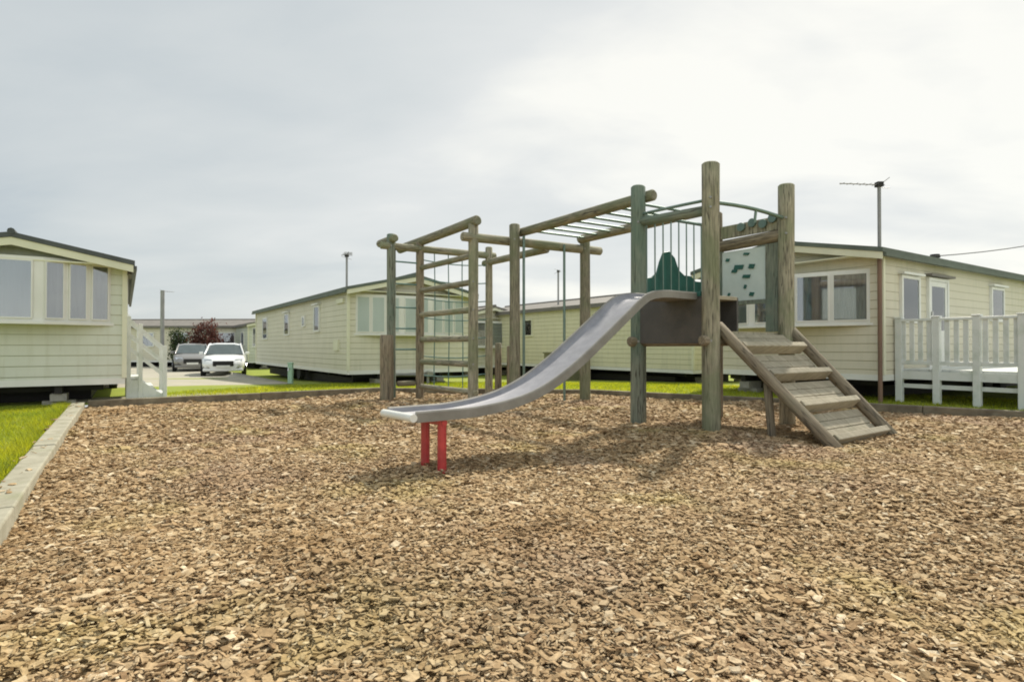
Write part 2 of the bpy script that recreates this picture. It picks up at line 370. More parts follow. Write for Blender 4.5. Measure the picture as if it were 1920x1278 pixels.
# ------------------------------------------------------------------ ground
def gz(x, y):
    t = min(1, max(0, (y - 12.5) / 12.0)); t = t * t * (3 - 2 * t)
    return -.30 * t
POLY = [(-6.96, 9.57), (-2.6, 12.72), (1.55, 12.35), (4.39, 10.3), (7.11, 8.15), (11.5, 4.4), (11.5, -5.0), (2.6, -5.0)]
POLY_cw = POLY
def inside(x, y, poly=POLY):
    c = False; n = len(poly)
    for i in range(n):
        x0, y0 = poly[i]; x1, y1 = poly[(i + 1) % n]
        if (y0 > y) != (y1 > y) and x < (x1 - x0) * (y - y0) / (y1 - y0) + x0: c = not c
    return c
def inside_np(P, poly=POLY):
    c = np.zeros(len(P), bool); n = len(poly); x, y = P[:, 0], P[:, 1]
    for i in range(n):
        x0, y0 = poly[i]; x1, y1 = poly[(i + 1) % n]
        if y0 == y1: continue
        k = ((y0 > y) != (y1 > y)) & (x < (x1 - x0) * (y - y0) / (y1 - y0) + x0); c ^= k
    return c
def sheet(name, pts, poly_edges, keep, zf, mat, smooth=True):
    vs = [Vector((p[0], p[1])) for p in pts]
    r = delaunay_2d_cdt(vs, poly_edges, [], 0, 1e-4)
    V, F = r[0], r[2]
    fs = []
    for f in F:
        cx = sum(V[i].x for i in f) / len(f); cy = sum(V[i].y for i in f) / len(f)
        if keep(cx, cy): fs.append(list(f))
    b = MB(); b.v = [Vector((v.x, v.y, zf(v.x, v.y))) for v in V]; b.f = fs; b.m = [0] * len(fs); b.sm = [smooth] * len(fs)
    return b.build(name, mat)
n0 = len(POLY)
pts = list(POLY); edges = [(i, (i + 1) % n0) for i in range(n0)]
gx = [-700, -400, -200, -120, -80] + list(range(-60, 61, 3)) + [80, 120, 200, 400, 700]
gy = [-300, -120, -60, -30] + list(range(-18, 73, 3)) + [90, 120, 200, 400, 900]
for x in gx:
    for y in gy:
        pts.append((x + random.uniform(-.2, .2), y + random.uniform(-.2, .2)))
o = sheet('lawn', pts, edges, lambda x, y: not inside(x, y), lambda x, y: gz(x, y) + .05, M['lawn'])
tag(o, kind='structure')

def hill(x, y):
    return .018 * math.sin(x * 1.9 + .6 * y) + .016 * math.sin(2.3 * y - x * .8 + 1) + .010 * math.sin(4.1 * x + 1.3) * math.sin(3.7 * y + .4)
pts = list(POLY)
for i in range(-40, 62):
    for j in range(-26, 66):
        x, y = i * .2, j * .2
        if inside(x, y): pts.append((x + random.uniform(-.05, .05), y + random.uniform(-.05, .05)))
o = sheet('bark_ground', pts, edges, inside, lambda x, y: hill(x, y) - .012, M['bark_bed'])
tag(o, kind='structure')

def bark_chips():
    P = []
    # sectors by distance: (d0, d1, per m2, size)
    for d0, d1, dens, size in ((1.0, 3.2, 6600, .53), (3.2, 5.5, 3400, .68), (5.5, 9.0, 1300, 1.0), (9.0, 13.2, 600, 1.35)):
        area = (d1 - d0) * (d1 + d0) * 1.05
        n = int(area * dens); y = np.sqrt(rng.uniform(d0 * d0, d1 * d1, n)); x = rng.uniform(-1.05, 1.05, n) * y
        q = np.stack([x, y, np.full(n, size)], 1); q = q[inside_np(q)]; P.append(q)
    # thinner spread beside the view
    n = 9000; q = np.stack([rng.uniform(-7, 11, n), rng.uniform(-4, 13, n), np.full(n, 1.4)], 1); q = q[inside_np(q) & ~((np.abs(q[:, 0]) < 1.03 * q[:, 1]) & (q[:, 1] > 1.0))]; P.append(q)
    # a few kicked out over the edging and the grass
    n = 170; k = rng.uniform(.3, 1, n); e0, e1 = np.array([2.6, -5.0]), np.array(POLY[0]); dd = (e1 - e0) / np.linalg.norm(e1 - e0); nn = np.array([-dd[1], dd[0]])
    nn = nn if nn[0] < 0 else -nn
    q = e0 + (e1 - e0) * k[:, None] + nn * ((.01 + rng.gamma(1.6, .08, n)))[:, None]; P.append(np.concatenate([q, np.full((n, 1), .75)], 1))
    P = np.concatenate(P); n = len(P)
    edge_d = (P[:, :2] - e0) @ nn
    L_ = rng.gamma(3.4, .0130, n).clip(.010, .105) * P[:, 2]; W_ = L_ * rng.uniform(.16, .62, n); H_ = W_ * rng.uniform(.14, .34, n)
    yaw = rng.uniform(0, 2 * np.pi, n); pit = rng.normal(0, .15, n); rol = rng.normal(0, .19, n)
    sgn = np.array([[-1, -1, -1], [0, -1.12, -1], [1, -1, -1], [1, 1, -1], [0, 1.12, -1], [-1, 1, -1], [-1, -1, 1], [0, -1.12, 1], [1, -1, 1], [1, 1, 1], [0, 1.12, 1], [-1, 1, 1]], float)
    v = sgn[None] * (np.stack([L_, W_, H_], 1) / 2)[:, None, :]
    v *= rng.uniform(.62, 1.2, (n, 12, 3))
    bend = rng.normal(0, .10, n)
    v[:, [1, 4, 7, 10], 2] += (bend * L_)[:, None]
    cp, sp, cr_, sr = np.cos(pit), np.sin(pit), np.cos(rol), np.sin(rol)
    x, y, z = v[..., 0], v[..., 1], v[..., 2]
    y, z = y * cr_[:, None] - z * sr[:, None], y * sr[:, None] + z * cr_[:, None]
    x, z = x * cp[:, None] + z * sp[:, None], -x * sp[:, None] + z * cp[:, None]
    c, s = np.cos(yaw)[:, None], np.sin(yaw)[:, None]
    x, y = x * c - y * s, x * s + y * c
    px, py = P[:, 0], P[:, 1]
    hz = .018 * np.sin(px * 1.9 + .6 * py) + .016 * np.sin(2.3 * py - px * .8 + 1) + .010 * np.sin(4.1 * px + 1.3) * np.sin(3.7 * py + .4)
    hz = np.where((edge_d > .004) & (px < 2.5), np.where(edge_d < .175, .108, .062), hz)
    z = z + (hz + rng.uniform(-.006, .022, n) * (hz < .06))[:, None]
    V = np.stack([x + px[:, None], y + py[:, None], z], -1).reshape(-1, 3).astype(np.float32)
    F = np.array([[0, 5, 4, 1], [1, 4, 3, 2], [6, 7, 10, 11], [7, 8, 9, 10], [0, 1, 7, 6], [1, 2, 8, 7], [2, 3, 9, 8], [3, 4, 10, 9], [4, 5, 11, 10], [5, 0, 6, 11]])
    Fa = (F[None] + (np.arange(n) * 12)[:, None, None]).reshape(-1)
    return fast_mesh('bark_chips', V, Fa, 4, M['bark_chip'])
def fast_mesh(name, V, Fa, k, mat, smooth=False):
    me = bpy.data.meshes.new(name); nf = len(Fa) // k
    me.vertices.add(len(V)); me.vertices.foreach_set('co', np.ascontiguousarray(V, np.float32).ravel())
    me.loops.add(len(Fa)); me.loops.foreach_set('vertex_index', Fa.astype(np.int32))
    me.polygons.add(nf); me.polygons.foreach_set('loop_start', np.arange(0, nf * k, k, dtype=np.int32)); me.polygons.foreach_set('loop_total', np.full(nf, k, np.int32))
    me.polygons.foreach_set('use_smooth', np.full(nf, smooth))
    me.update(calc_edges=True); me.materials.append(mat)
    o = bpy.data.objects.new(name, me); C.objects.link(o); WM[o] = Matrix(); return o
tag(bark_chips(), 'loose tan bark chips spread over the play area', 'bark chips', kind='stuff')

def grass_field(name, label, regions):
    Vs = []
    for (poly, dens, h, wd) in regions:
        a = np.array(poly); x0, y0 = a.min(0); x1, y1 = a.max(0); n = int((x1 - x0) * (y1 - y0) * dens)
        P = np.stack([rng.uniform(x0, x1, n), rng.uniform(y0, y1, n)], 1); P = P[inside_np(P, poly) & ~inside_np(P)]
        n = len(P); H = h * rng.uniform(.5, 1.3, n); yaw = rng.uniform(0, 6.283, n); le = rng.uniform(.2, .9, n) * H; la = rng.uniform(0, 6.283, n)
        t = np.clip((P[:, 1] - 12.5) / 12, 0, 1); g = -.30 * t * t * (3 - 2 * t) + .045
        c, s = np.cos(yaw) * wd, np.sin(yaw) * wd
        b0 = np.stack([P[:, 0] - c, P[:, 1] - s, g], 1); b1 = np.stack([P[:, 0] + c, P[:, 1] + s, g], 1)
        tp = np.stack([P[:, 0] + le * np.cos(la), P[:, 1] + le * np.sin(la), g + H], 1)
        Vs.append(np.stack([b0, b1, tp], 1).reshape(-1, 3))
    V = np.concatenate(Vs); o = fast_mesh(name, V, np.arange(len(V)), 3, M['grass'])
    return tag(o, label, 'grass', kind='stuff')
grass_field('lawn_grass', 'short bright green grass outside the timber edging of the bark', [
    ([(-2.9, 3.0), (-7.2, 9.55), (-11, 7.5), (-6, 2.0)], 3600, .045, .004),
    ([(-2.90, 3.1), (-7.13, 9.5), (-7.30, 9.4), (-3.06, 3.0)], 5200, .085, .004),
    ([(-7.0, 9.9), (-2.6, 13.0), (1.6, 12.7), (4.5, 10.6), (7.3, 8.4), (11.7, 4.6), (13, 6.5), (7.0, 12.5), (4.0, 17.0), (-4, 17.5), (-7, 12.5)], 850, .05, .006)])

# paving and road
def strip(name, poly, mat, dz, step=1.0):
    a = np.array(poly); x0, y0 = a.min(0); x1, y1 = a.max(0)
    n = len(poly); pts = list(poly); ed = [(i, (i + 1) % n) for i in range(n)]
    for x in np.arange(x0, x1, step):
        for y in np.arange(y0, y1, step):
            if inside(x, y, poly): pts.append((x + .01, y + .013))
    o = sheet(name, pts, ed, lambda x, y: inside(x, y, poly), lambda x, y: gz(x, y) + .05 + dz, mat)
    return tag(o, kind='structure')
def off(p, a, b): return (p[0] + AX.x * a + BX.x * b, p[1] + AX.y * a + BX.y * b)
m0 = (-4.3, 15.4)
strip('road', [off(m0, 1.6, -13), off(m0, 1.6, -1.0), off(m0, 46, -1.0), off(m0, 46, -6), off(m0, 6.0, -6), off(m0, 6.0, -13)], M['concrete'], .008)
strip('path', [(-7.6, 9.75), (-5.2, 11.35), (-5.75, 12.3), (-8.2, 10.7)], M['concrete'], .004, .4)

# timber edging round the bark
def edging(p0, p1, label, mat=M['edging'], wd=.16, z0=-.12, z1=.105, outward=1):
    p0, p1 = Vector((*p0, 0)), Vector((*p1, 0)); d = (p1 - p0); L_ = d.length
    W_ = Matrix.Translation(p0) @ Matrix.Rotation(math.atan2(d.y, d.x), 4, 'Z')
    b = MB(); k = max(1, round(L_ / 2.4)); x = 0
    for i in range(k):
        q = L_ / k; b.box(i * q + .004, (i + 1) * q - .004, 0, wd, z0, z1 + random.uniform(-.008, .008))
    o = b.build('timber_edging', mat, None, W_, bevel=.012)
    return tag(o, label, 'edging', 'timber edging round the bark')
edging((2.6 + .12, -5.0), POLY[0], 'pale timber edging running from the near lawn back towards the pale green caravan', wd=.17)
edging((POLY[0][0] + .03, POLY[0][1] + .02), POLY[1], 'timber edging between bark and the grass in front of the white steps', M['edging_shade'], wd=.13, z1=.125)
edging(POLY[1], POLY[2], 'timber edging behind the far posts of the climbing frame', M['edging_shade'], wd=.13)
edging(POLY[2], POLY[3], 'timber edging behind the tower in front of the bright grass', M['edging_shade'], wd=.13)
edging(POLY[3], (11.5, 4.4), 'timber edging in front of the white deck legs', M['edging_shade'], wd=.13)

# ------------------------------------------------------------------ caravans
F_END = Matrix()
def F_of(o, u):
    u = Vector(u).normalized(); z = Vector((0, 0, 1)); y = z.cross(u)
    m = Matrix((u, y, z)).transposed().to_4x4(); m.translation = Vector(o); return m
def window(cv, F, u0, u1, z0, z1, fw=.055, cur='curtain', bars=(), hood=False, frame_mat=None, label=None):
    b = MB(); d0 = -.05
    for a in ((u0, u1, z0, z0 + fw), (u0, u1, z1 - fw, z1), (u0, u0 + fw, z0 + fw, z1 - fw), (u1 - fw, u1, z0 + fw, z1 - fw)):
        b.box(a[0], a[1], d0, .0, a[2], a[3], F)
    for x in bars: b.box(x - .02, x + .02, d0 + .002, .0, z0 + fw, z1 - fw, F)
    if hood: b.box(u0 - .05, u1 + .05, -.11, .0, z1 + .012, z1 + .05, F)
    b.cur = 1; b.box(u0 + fw, u1 - fw, -.006, -.002, z0 + fw, z1 - fw, F)
    f = b.build('window', [frame_mat or M['white'], M['interior']], cv)
    if label: f['label'] = label
    p = MB(); p.box(u0 + fw, u1 - fw, -.036, -.031, z0 + fw, z1 - fw, F); p.build('pane', M['glass'], f)
    if cur:
        c = MB(); W_ = u1 - u0 - 2 * fw
        def pleat(a0, a1, zt, zb):
            n = max(6, int((a1 - a0) / .02)); vs = []; fs = []
            for i in range(n + 1):
                x = a0 + (a1 - a0) * i / n; y = -.016 + .007 * math.sin(i * 1.9 + u0 * 7)
                vs += [(x, y, zb), (x, y, zt)]
            for i in range(n): fs.append((2 * i, 2 * i + 2, 2 * i + 3, 2 * i + 1))
            c.add(vs, fs, F, True)
        a, e_ = u0 + fw + .004, u1 - fw - .004
        if cur == 'curtain':
            k = .22 + .1 * random.random(); pleat(a, a + W_ * k, z1 - fw - .005, z0 + fw + .01); pleat(e_ - W_ * k, e_, z1 - fw - .005, z0 + fw + .01)
            pleat(a + W_ * .18, e_ - W_ * .18, z1 - fw - .005, z1 - fw - .16); m_ = M['curtain']
        elif cur == 'net': pleat(a, e_, z1 - fw - .005, z0 + fw + .01); m_ = M['curtain']
        else: pleat(a, e_, z1 - fw - .005, z0 + (z1 - z0) * .42); m_ = M['blind']
        c.build('curtain', m_, f)
    return f
def caravan(label, origin, yaw, L_, mats, zb=.45, eave=2.55, peak=2.98, W_=3.66, bay=None, over=.42, detail=True, group='static caravans round the play area', gz0=0.0, shade_box_in=.5, pale_net=False):
    siding, roofm = mats
    cv = thing('static_caravan', label, 'caravan', (origin[0], origin[1], gz0), yaw, group)
    b = MB()
    T = Matrix(((1, 0, 0, 0), (0, 0, 1, 0), (0, 1, 0, 0), (0, 0, 0, 1)))   # x,z profile extruded along y
    prof = [(0, zb), (0, eave), (W_ / 2, peak), (W_, eave), (W_, zb)]
    b.prism(prof, 0, L_, T); b.build('wall', siding, cv)
    # bottom trim
    t = MB(); t.box(-.012, W_ + .012, -.014, L_ + .014, zb - .05, zb + .05); t.build('base_trim', M['white'], cv)
    for x in (0, W_):
        for y in (0, L_):
            c = MB(); c.box(x - .035, x + .035, y - .035, y + .035, zb + .055, eave - .01); c.build('corner_trim', M['fascia'], cv)
    # roof
    r = MB(); oh = .14; th = .075; sl = (peak - eave) / (W_ / 2)
    for sx in (0, 1):
        if sx == 0: xa, za, xb_, zb_ = -oh, eave - oh * sl, W_ / 2, peak
        else: xa, za, xb_, zb_ = W_ / 2, peak, W_ + oh, eave - oh * sl
        r.prism([(xa, za + .012), (xb_, zb_ + .012), (xb_, zb_ + .012 + th), (xa, za + .012 + th)], -over, L_ + .2, T)
    rf = r.build('roof', roofm, cv)
    k = MB(); k.tube([(W_ / 2, -over - .01, peak + th + .02), (W_ / 2, L_ + .2, peak + th + .02)], .05, 8); k.build('ridge_cap', roofm, rf)
    f = MB()
    for sx in (0, 1):
        if sx == 0: xa, za, xb_, zb_ = -oh + .02, eave - (oh - .02) * sl, W_ / 2, peak
        else: xa, za, xb_, zb_ = W_ / 2, peak, W_ + oh - .02, eave - (oh - .02) * sl
        f.prism([(xa, za - .11), (xb_, zb_ - .11), (xb_, zb_ + .008), (xa, za + .008)], -over + .02, -over + .05, T)
    f.box(0, W_, -over + .05, -.002, eave - .035, eave - .015)
    f.build('fascia', M['fascia'], cv)
    g = MB()
    for x in (-oh - .03, W_ + oh - .03): g.box(x, x + .06, -over + .06, L_ + .15, eave - oh * sl - .055, eave - oh * sl + .005)
    g.build('gutter', roofm, cv)
    # chassis, wheels, piers
    ch = MB()
    for x in (.9, W_ - .9): ch.box(x - .05, x + .05, .1, L_ - .1, zb - .19, zb - .06)
    for y in np.arange(.5, L_ - .3, 2.2): ch.box(.3, W_ - .3, y, y + .08, zb - .17, zb - .065)
    ch.build('chassis', M['dark'], cv)
    sk = MB(); sk.box(shade_box_in, W_ - shade_box_in, 1.1, L_ - .3, -.05, zb - .2); sk.build('shade_box', M['dark'], cv)  # added dark box, stops light leaking through so the gap underneath stays black
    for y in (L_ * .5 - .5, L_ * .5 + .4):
        for x in (.22, W_ - .22):
            wl = MB(); wl.tube([(x - .08, y, .23), (x + .08, y, .23)], .24, 18); wh = wl.build('wheel', M['rubber'], cv)
    for y in (.35, 3.2, 6.4, 9.6):
        if y > L_ - .5: continue
        for x in (.9, W_ - .9):
            pb = MB(); h = (zb - .2) / 2
            pb.box(x - .22, x + .22, y - .11, y + .11, -.05, h); pb.box(x - .11, x + .11, y - .22, y + .22, h, zb - .192); pb.build('pier', M['block'], cv)
    if bay:
        npan, dep, zs, zt = bay; x0, x1, xa, xb2 = .2, W_ - .2, W_ * .37, W_ * .63
        bb = MB(); bb.prism([(x0, 0.0), (xa, -dep), (xb2, -dep), (x1, 0.0)], zs, zt - .003)
        bw = bb.build('bay_window', M['white'], cv)
        bl = MB(); bl.prism([(x0 - .05, -.001), (xa - .02, -dep - .05), (xb2 + .02, -dep - .05), (x1 + .05, -.001)], zs - .045, zs - .002); bl.build('sill', M['white'], bw)
        segs = [((x0, 0), (xa, -dep), npan), ((xa, -dep), (xb2, -dep), 1), ((xb2, -dep), (x1, 0), npan)]
        for (p, q, n) in segs:
            F = F_of((p[0], p[1], 0), (q[0] - p[0], q[1] - p[1], 0)); ll = math.hypot(q[0] - p[0], q[1] - p[1])
            st = ll / n
            for i in range(n):
                bay_pane(bw, F, i * st + (.028 if n > 1 else .12), (i + 1) * st - (.028 if n > 1 else .12), zs + .04, zt - .06, 'net' if n > 1 else 'curtain', pale_net)
    return cv
def bay_pane(bw, F, u0, u1, z0, z1, cur, pale=False):
    fw = .02; d = -.022
    b = MB()
    for a in ((u0, u1, z0, z0 + fw), (u0, u1, z1 - fw, z1), (u0, u0 + fw, z0 + fw, z1 - fw), (u1 - fw, u1, z0 + fw, z1 - fw)): b.box(a[0], a[1], d, -.001, a[2], a[3], F)
    b.build('frame', M['white'], bw)
    p = MB(); p.box(u0 + fw, u1 - fw, d + .004, d + .008, z0 + fw, z1 - fw, F); p.build('pane', M['net_glass'] if pale else M['glass'], bw)
    if pale: return
    c = MB(); n = max(8, int((u1 - u0) / .018)); vs = []; fs = []
    a0, a1 = u0 + fw, u1 - fw; rows = 6
    for i in range(n + 1):
        x = a0 + (a1 - a0) * i / n
        y = -.006 + .0035 * math.sin(i * 1.7 + u0 * 5)
        vs += [(x, y, z0 + fw), (x, y, z1 - fw)]
    for i in range(n): fs.append((2 * i, 2 * i + 2, 2 * i + 3, 2 * i + 1))
    c.add(vs, fs, F, True); c.build('curtain', M['net'] if pale else M['curtain'] if cur == 'net' else M['blind'], bw)

def wall_door(cv, F, u0, u1, z0, z1):
    b = MB(); fw = .06
    b.box(u0, u0 + fw, -.05, 0, z0, z1, F); b.box(u1 - fw, u1, -.05, 0, z0, z1, F); b.box(u0 + fw, u1 - fw, -.05, 0, z1 - fw, z1, F)
    b.box(u0 + fw + .004, u1 - fw - .004, -.035, 0, z0, z0 + .75, F)
    b.box(u0 + fw + .004, u0 + fw + .09, -.035, 0, z0 + .75, z1 - fw - .004, F); b.box(u1 - fw - .09, u1 - fw - .004, -.035, 0, z0 + .75, z1 - fw - .004, F)
    b.box(u0 + fw + .09, u1 - fw - .09, -.035, 0, z1 - fw - .1, z1 - fw - .004, F)
    b.cur = 1; b.box(u0 + fw + .09, u1 - fw - .09, -.008, -.002, z0 + .75, z1 - fw - .1, F)
    d = b.build('door', [M['white'], M['interior']], cv)
    p = MB(); p.box(u0 + fw + .09, u1 - fw - .09, -.026, -.021, z0 + .75, z1 - fw - .1, F); p.build('pane', M['glass'], d)
    h = MB(); h.box(u0 + fw + .02, u0 + fw + .045, -.075, -.036, z0 + .95, z0 + 1.1, F); h.build('handle', M['chrome'], d)
    hd = MB(); hd.box(u0 - .08, u1 + .08, -.13, 0, z1 + .02, z1 + .06, F); hd.build('hood', M['roof_grey'], d)
    return d
def SIDE_HI(W_=3.66): return F_of((W_, 0, 0), (0, 1, 0))
SIDE_LO = F_of((0, 0, 0), (0, -1, 0))       # u = -y

# the pale green one by the lawn
YL = YAW_A - R(.5)
oL = Vector((-6.62, 10.02, 0)) - Vector((math.cos(YL), math.sin(YL), 0)) * 2.9
cL = caravan('pale green caravan with bow window and dark peaked roof beside the white steps', oL, YL, 10.5, (M['siding_green'], M['roof_dark']),
             zb=.42, eave=2.38, peak=2.67, W_=2.9, bay=(3, .30, 1.40, 2.41), over=.36)
wall_door(cL, SIDE_HI(2.9), .75, 1.55, .5, 2.3)
window(cL, SIDE_HI(2.9), 2.6, 3.8, 1.3, 2.25)
hb = MB(); hb.box(.9, 1.12, -.012, 0, .60, .70); hb.build('vent', M['block'], cL)
# the long cream one behind the ladder
cM = caravan('long cream caravan with green grey roof seen behind the ladder of the climbing frame', m0, YAW_A, 12.3, (M['siding_cream'], M['roof_green']),
             zb=.42, eave=2.60, peak=3.02, bay=(3, .26, 1.45, 2.50), over=.30, gz0=-.10, pale_net=True)
for (y0, y1, z0, z1, cu, h) in ((2.55, 3.15, 1.55, 2.35, 'blind', True), (4.2, 4.55, 1.75, 2.1, 'blind', False), (6.3, 7.0, 1.5, 2.3, 'curtain', True), (9.9, 10.8, 1.4, 2.3, 'curtain', False)):
    window(cM, SIDE_LO, -y1, -y0, z0, z1, cur=cu, hood=h)
hb = MB(); hb.box(-.045, .0, .75, 1.15, 1.0, 1.3); hb.box(-.05, .0, .3, .9, 2.28, 2.4); hb.build('meter_box', M['fascia'], cM)
tb = MB()
for sx in (-1, 1): tb.tube([(1.83 + sx * .7, .1, .33), (1.83, -1.0, .36)], .045, 8)
tb.tube([(1.83, -.98, .45), (1.83, -.98, -.02)], .04, 8); tb.box(1.75, 1.91, -1.12, -.95, .32, .44)
tb.build('tow_hitch', M['pole'], cM)
# the cream one with the deck
pR = Vector((6.32, 10.0, 0)); oR = pR + AX * 3.66
cR = caravan('cream caravan with glazed white door and deck, beside the plank ramp', oR, YAW_B, 11.5, (M['siding_warm'], M['roof_green']),
             zb=.47, eave=2.60, peak=2.98, bay=(2, .36, 1.42, 2.36), over=.30)
FS = SIDE_HI()
window(cR, FS, .62, 1.36, 1.43, 2.27, cur='curtain', hood=True)
wall_door(cR, FS, 1.72, 2.62, .56, 2.30)
window(cR, FS, 4.85, 5.62, 1.55, 2.30, cur='curtain', hood=True)
window(cR, FS, 7.6, 8.8, 1.4, 2.3)
vn = MB(); vn.tube([(3.2, 3.35, 2.62), (3.2, 3.35, 2.86)], .06, 10); vn.tube([(3.2, 3.35, 2.86), (3.2, 3.35, 2.93)], [.10, .085], 10); vn.build('flue', M['dark'], cR)
# the yellow one behind the slide
cN = caravan('yellow cream caravan behind the slide and tower', (5.25, 17.0), YAW_A, 12.5, (M['siding_yellow'], M['roof_grey']), zb=.40, eave=2.58, peak=2.98, over=.1, gz0=-.13)
window(cN, SIDE_LO, -8.6, -7.9, 1.55, 2.25, cur='blind', frame_mat=M['fascia'])
window(cN, SIDE_LO, -3.9, -3.2, 1.55, 2.2, cur='blind', frame_mat=M['fascia'])
window(cN, SIDE_LO, -1.8, -.8, 1.4, 2.2)
# farther ones
cO = caravan('far cream caravan in the gap between the long cream one and the yellow one', (-2.4, 24.5), YAW_A, 11, (M['siding_cream'], M['roof_grey']), gz0=-.30, bay=(2, .3, 1.3, 2.4), over=.3)
window(cO, SIDE_LO, -3.2, -2.2, 1.4, 2.2)
cP = caravan('pale caravan standing beyond the long cream one, next to the parked white car', (-14.75, 32.8), YAW_A, 13, (M['siding_green'], M['roof_grey']), gz0=-.30, bay=(2, .3, 1.3, 2.4), over=.3)
for y in (1.2, 4.2, 8.0): window(cP, SIDE_LO, -y - 1.0, -y, 1.35, 2.2)
cF = caravan('distant cream caravan with brown grey roof across the end of the road', (-29.5, 40.6), R(-93), 15.0, (M['siding_warm'], M['roof_grey']), gz0=-.30, zb=.4)
for y in (1.5, 4.0, 6.3, 8.6, 11.5): window(cF, SIDE_HI(), y, y + 1.1, 1.3, 2.2)

# ------------------------------------------------------------------ climbing frame
P1 = (2.29, 6.75); P2 = (1.657, 7.69); P3 = (3.564, 7.61); P4 = (2.96, 8.52)
M1 = (.046, 10.04); M2 = (1.37, 11.0)
Q1 = (-.65, 9.83); Q2 = (-1.79, 11.4); Q3 = (-.48, 12.22); Q5 = (-2.28, 11.07)
cf = thing('climbing_frame', 'weathered timber climbing frame with tower, steel slide, plank ramp, overhead bars and ladder', 'climbing frame', (2.6, 7.6, 0))
def post(p, top, r, mat): return log('post', V2(p, -.2), V2(p, top), r, M[mat], cf, r * .96)
post(P1, 3.12, .105, 'timber'); post(P2, 3.11, .103, 'timber_green'); post(P3, 3.11, .10, 'timber'); post(P4, 2.95, .10, 'timber_brown')
post(M1, 3.10, .095, 'timber'); post(M2, 3.10, .10, 'timber')
post(Q1, 3.10, .088, 'timber'); post(Q2, 3.04, .080, 'timber_brown'); post(Q3, 3.08, .080, 'timber'); post(Q5, 3.13, .088, 'timber_green')
def rel(p, d, k): return (p[0] + d.x * k, p[1] + d.y * k)
def beam(p, q, z0, z1, r, mat='timber', nm='beam'): return log(nm, V2(p, z0), V2(q, z1), r, M[mat], cf)
# overhead (monkey) bars: the two long beams and their rungs
r1 = .075
mbA0 = rel(P2, BX, .13); mbA0 = rel(mbA0, AX, -.16); mbA1 = rel(mbA0, AX, 3.08)
mbB0 = rel(P4, BX, -.13); mbB0 = rel(mbB0, AX, -.12); mbB1 = rel(mbB0, AX, 3.0)
beam(mbA0, mbA1, 2.98, 2.98, r1); beam(mbB0, mbB1, 2.98, 2.98, r1)
for k in range(8):
    a = rel(mbA0, AX, .45 + k * .34); b_ = rel(mbB0, AX, .41 + k * .34)
    b = MB(); b.tube([V2(a, 2.98), V2(b_, 2.98)], .019, 10); b.build('rung', M['tube'], cf, Matrix())
# beam across the end posts, carrying the monkey bars and going on to the ladder corner
bq = .0
beam(rel(Q1, BX, -.22), rel(M2, BX, .40), 2.83, 2.83, .078)
# beam along the ladder side
a_ = rel(Q1, AX, -.14); a2 = rel(Q2, AX, 1.0)
beam(rel(a_, BX, .0), rel(a2, BX, 0), 3.10, 3.03, .085)
beam(rel(Q5, BX, -.22), rel(Q3, BX, .16), 2.90, 2.90, .070)
beam(rel(Q5, AX, -.18), rel(Q5, AX, .60), 3.03, 3.03, .075)
beam(rel(Q3, AX, .2), rel(Q3, AX, -2.0), 2.76, 2.76, .07)
# ladder rungs between two posts
for z in (2.53, 2.085, 1.62, 1.14, .71): beam(rel(rel(Q2, AX, .10), BX, -.0), rel(Q1, AX, -.07), z, z, .052, 'timber', 'ladder_rung')
beam(rel(Q2, AX, .1), rel(Q1, AX, -.1), .24, .24, .05, 'timber', 'ladder_rung')
# thin rods between the corner post and the ladder post
for z in (2.62, 2.2, 1.75, 1.35, .95):
    b = MB(); b.tube([V2(Q5, z), V2(Q2, z)], .016, 8); b.build('rod', M['rope'], cf, Matrix())
# rope net behind the ladder
net = MB()
n0_, n1_ = Vector(V2(Q2, 0)), Vector(V2(Q3, 0))
for i in range(1, 5):
    p = n0_.lerp(n1_, i / 5); net.tube([p + Vector((0, 0, z)) + AX * (.02 * math.sin(z * 2 + i)) for z in np.linspace(.15, 2.86, 9)], .011, 6)
for z in np.linspace(.45, 2.7, 7):
    net.tube([n0_.lerp(n1_, t_) + Vector((0, 0, z - .05 * math.sin(math.pi * t_))) for t_ in np.linspace(0, 1, 9)], .011, 6)
net.build('climbing_net', M['rope'], cf, Matrix())
# two sliding poles under the ends of the overhead bars
for p, zt in ((rel(mbA1, AX, -.12), 2.96), (rel(rel(mbA1, AX, -.05), BX, .95), 2.86)):
    b = MB(); b.tube([V2(p, -.1), V2(p, zt)], .024, 10); b.build('sliding_pole', M['tube'], cf, Matrix())
# low bench log at the foot of the frame
beam(rel(Q5, BX, .12), rel(Q2, BX, -.1), .3, .3, .05, 'timber_brown', 'ladder_rung')

# tower
b = MB()
pl = [rel(P1, (BX - AX) * .5, -.08), rel(P3, (BX + AX) * .5, .02), rel(P4, (BX + AX) * .5, .04), rel(P2, (AX - BX) * .5, .04)]
W_ = Matrix.Translation(V2(P1, 0)) @ Matrix.Rotation(math.atan2(BX.y, BX.x), 4, 'Z')     # local x = BX, y = AX, origin at P1
TW = W_; lx, ly = 1.56, 1.12
for i in range(10):
    b.box(.03 + i * .152, .03 + i * .152 + .145, .08, ly - .06, 1.14, 1.185)
b.build('floor', M['plank'], cf, TW, bevel=.004)
b = MB()
for i in range(6): b.box(.09 , .62, .09 + i * .158, .09 + i * .158 + .15, 1.565, 1.61)
b.build('upper_floor', M['plank'], cf, TW, bevel=.004)
b = MB(); b.box(.625, .655, .10, ly - .08, 1.19, 1.60); b.build('riser_board', M['panel'], cf, TW)
for s_, p, q in (('a', P1, P3), ('b', P2, P4)): beam(rel(p, BX, -.17), rel(q, BX, .16), 1.07, 1.07, .062, 'timber_brown', 'joist')
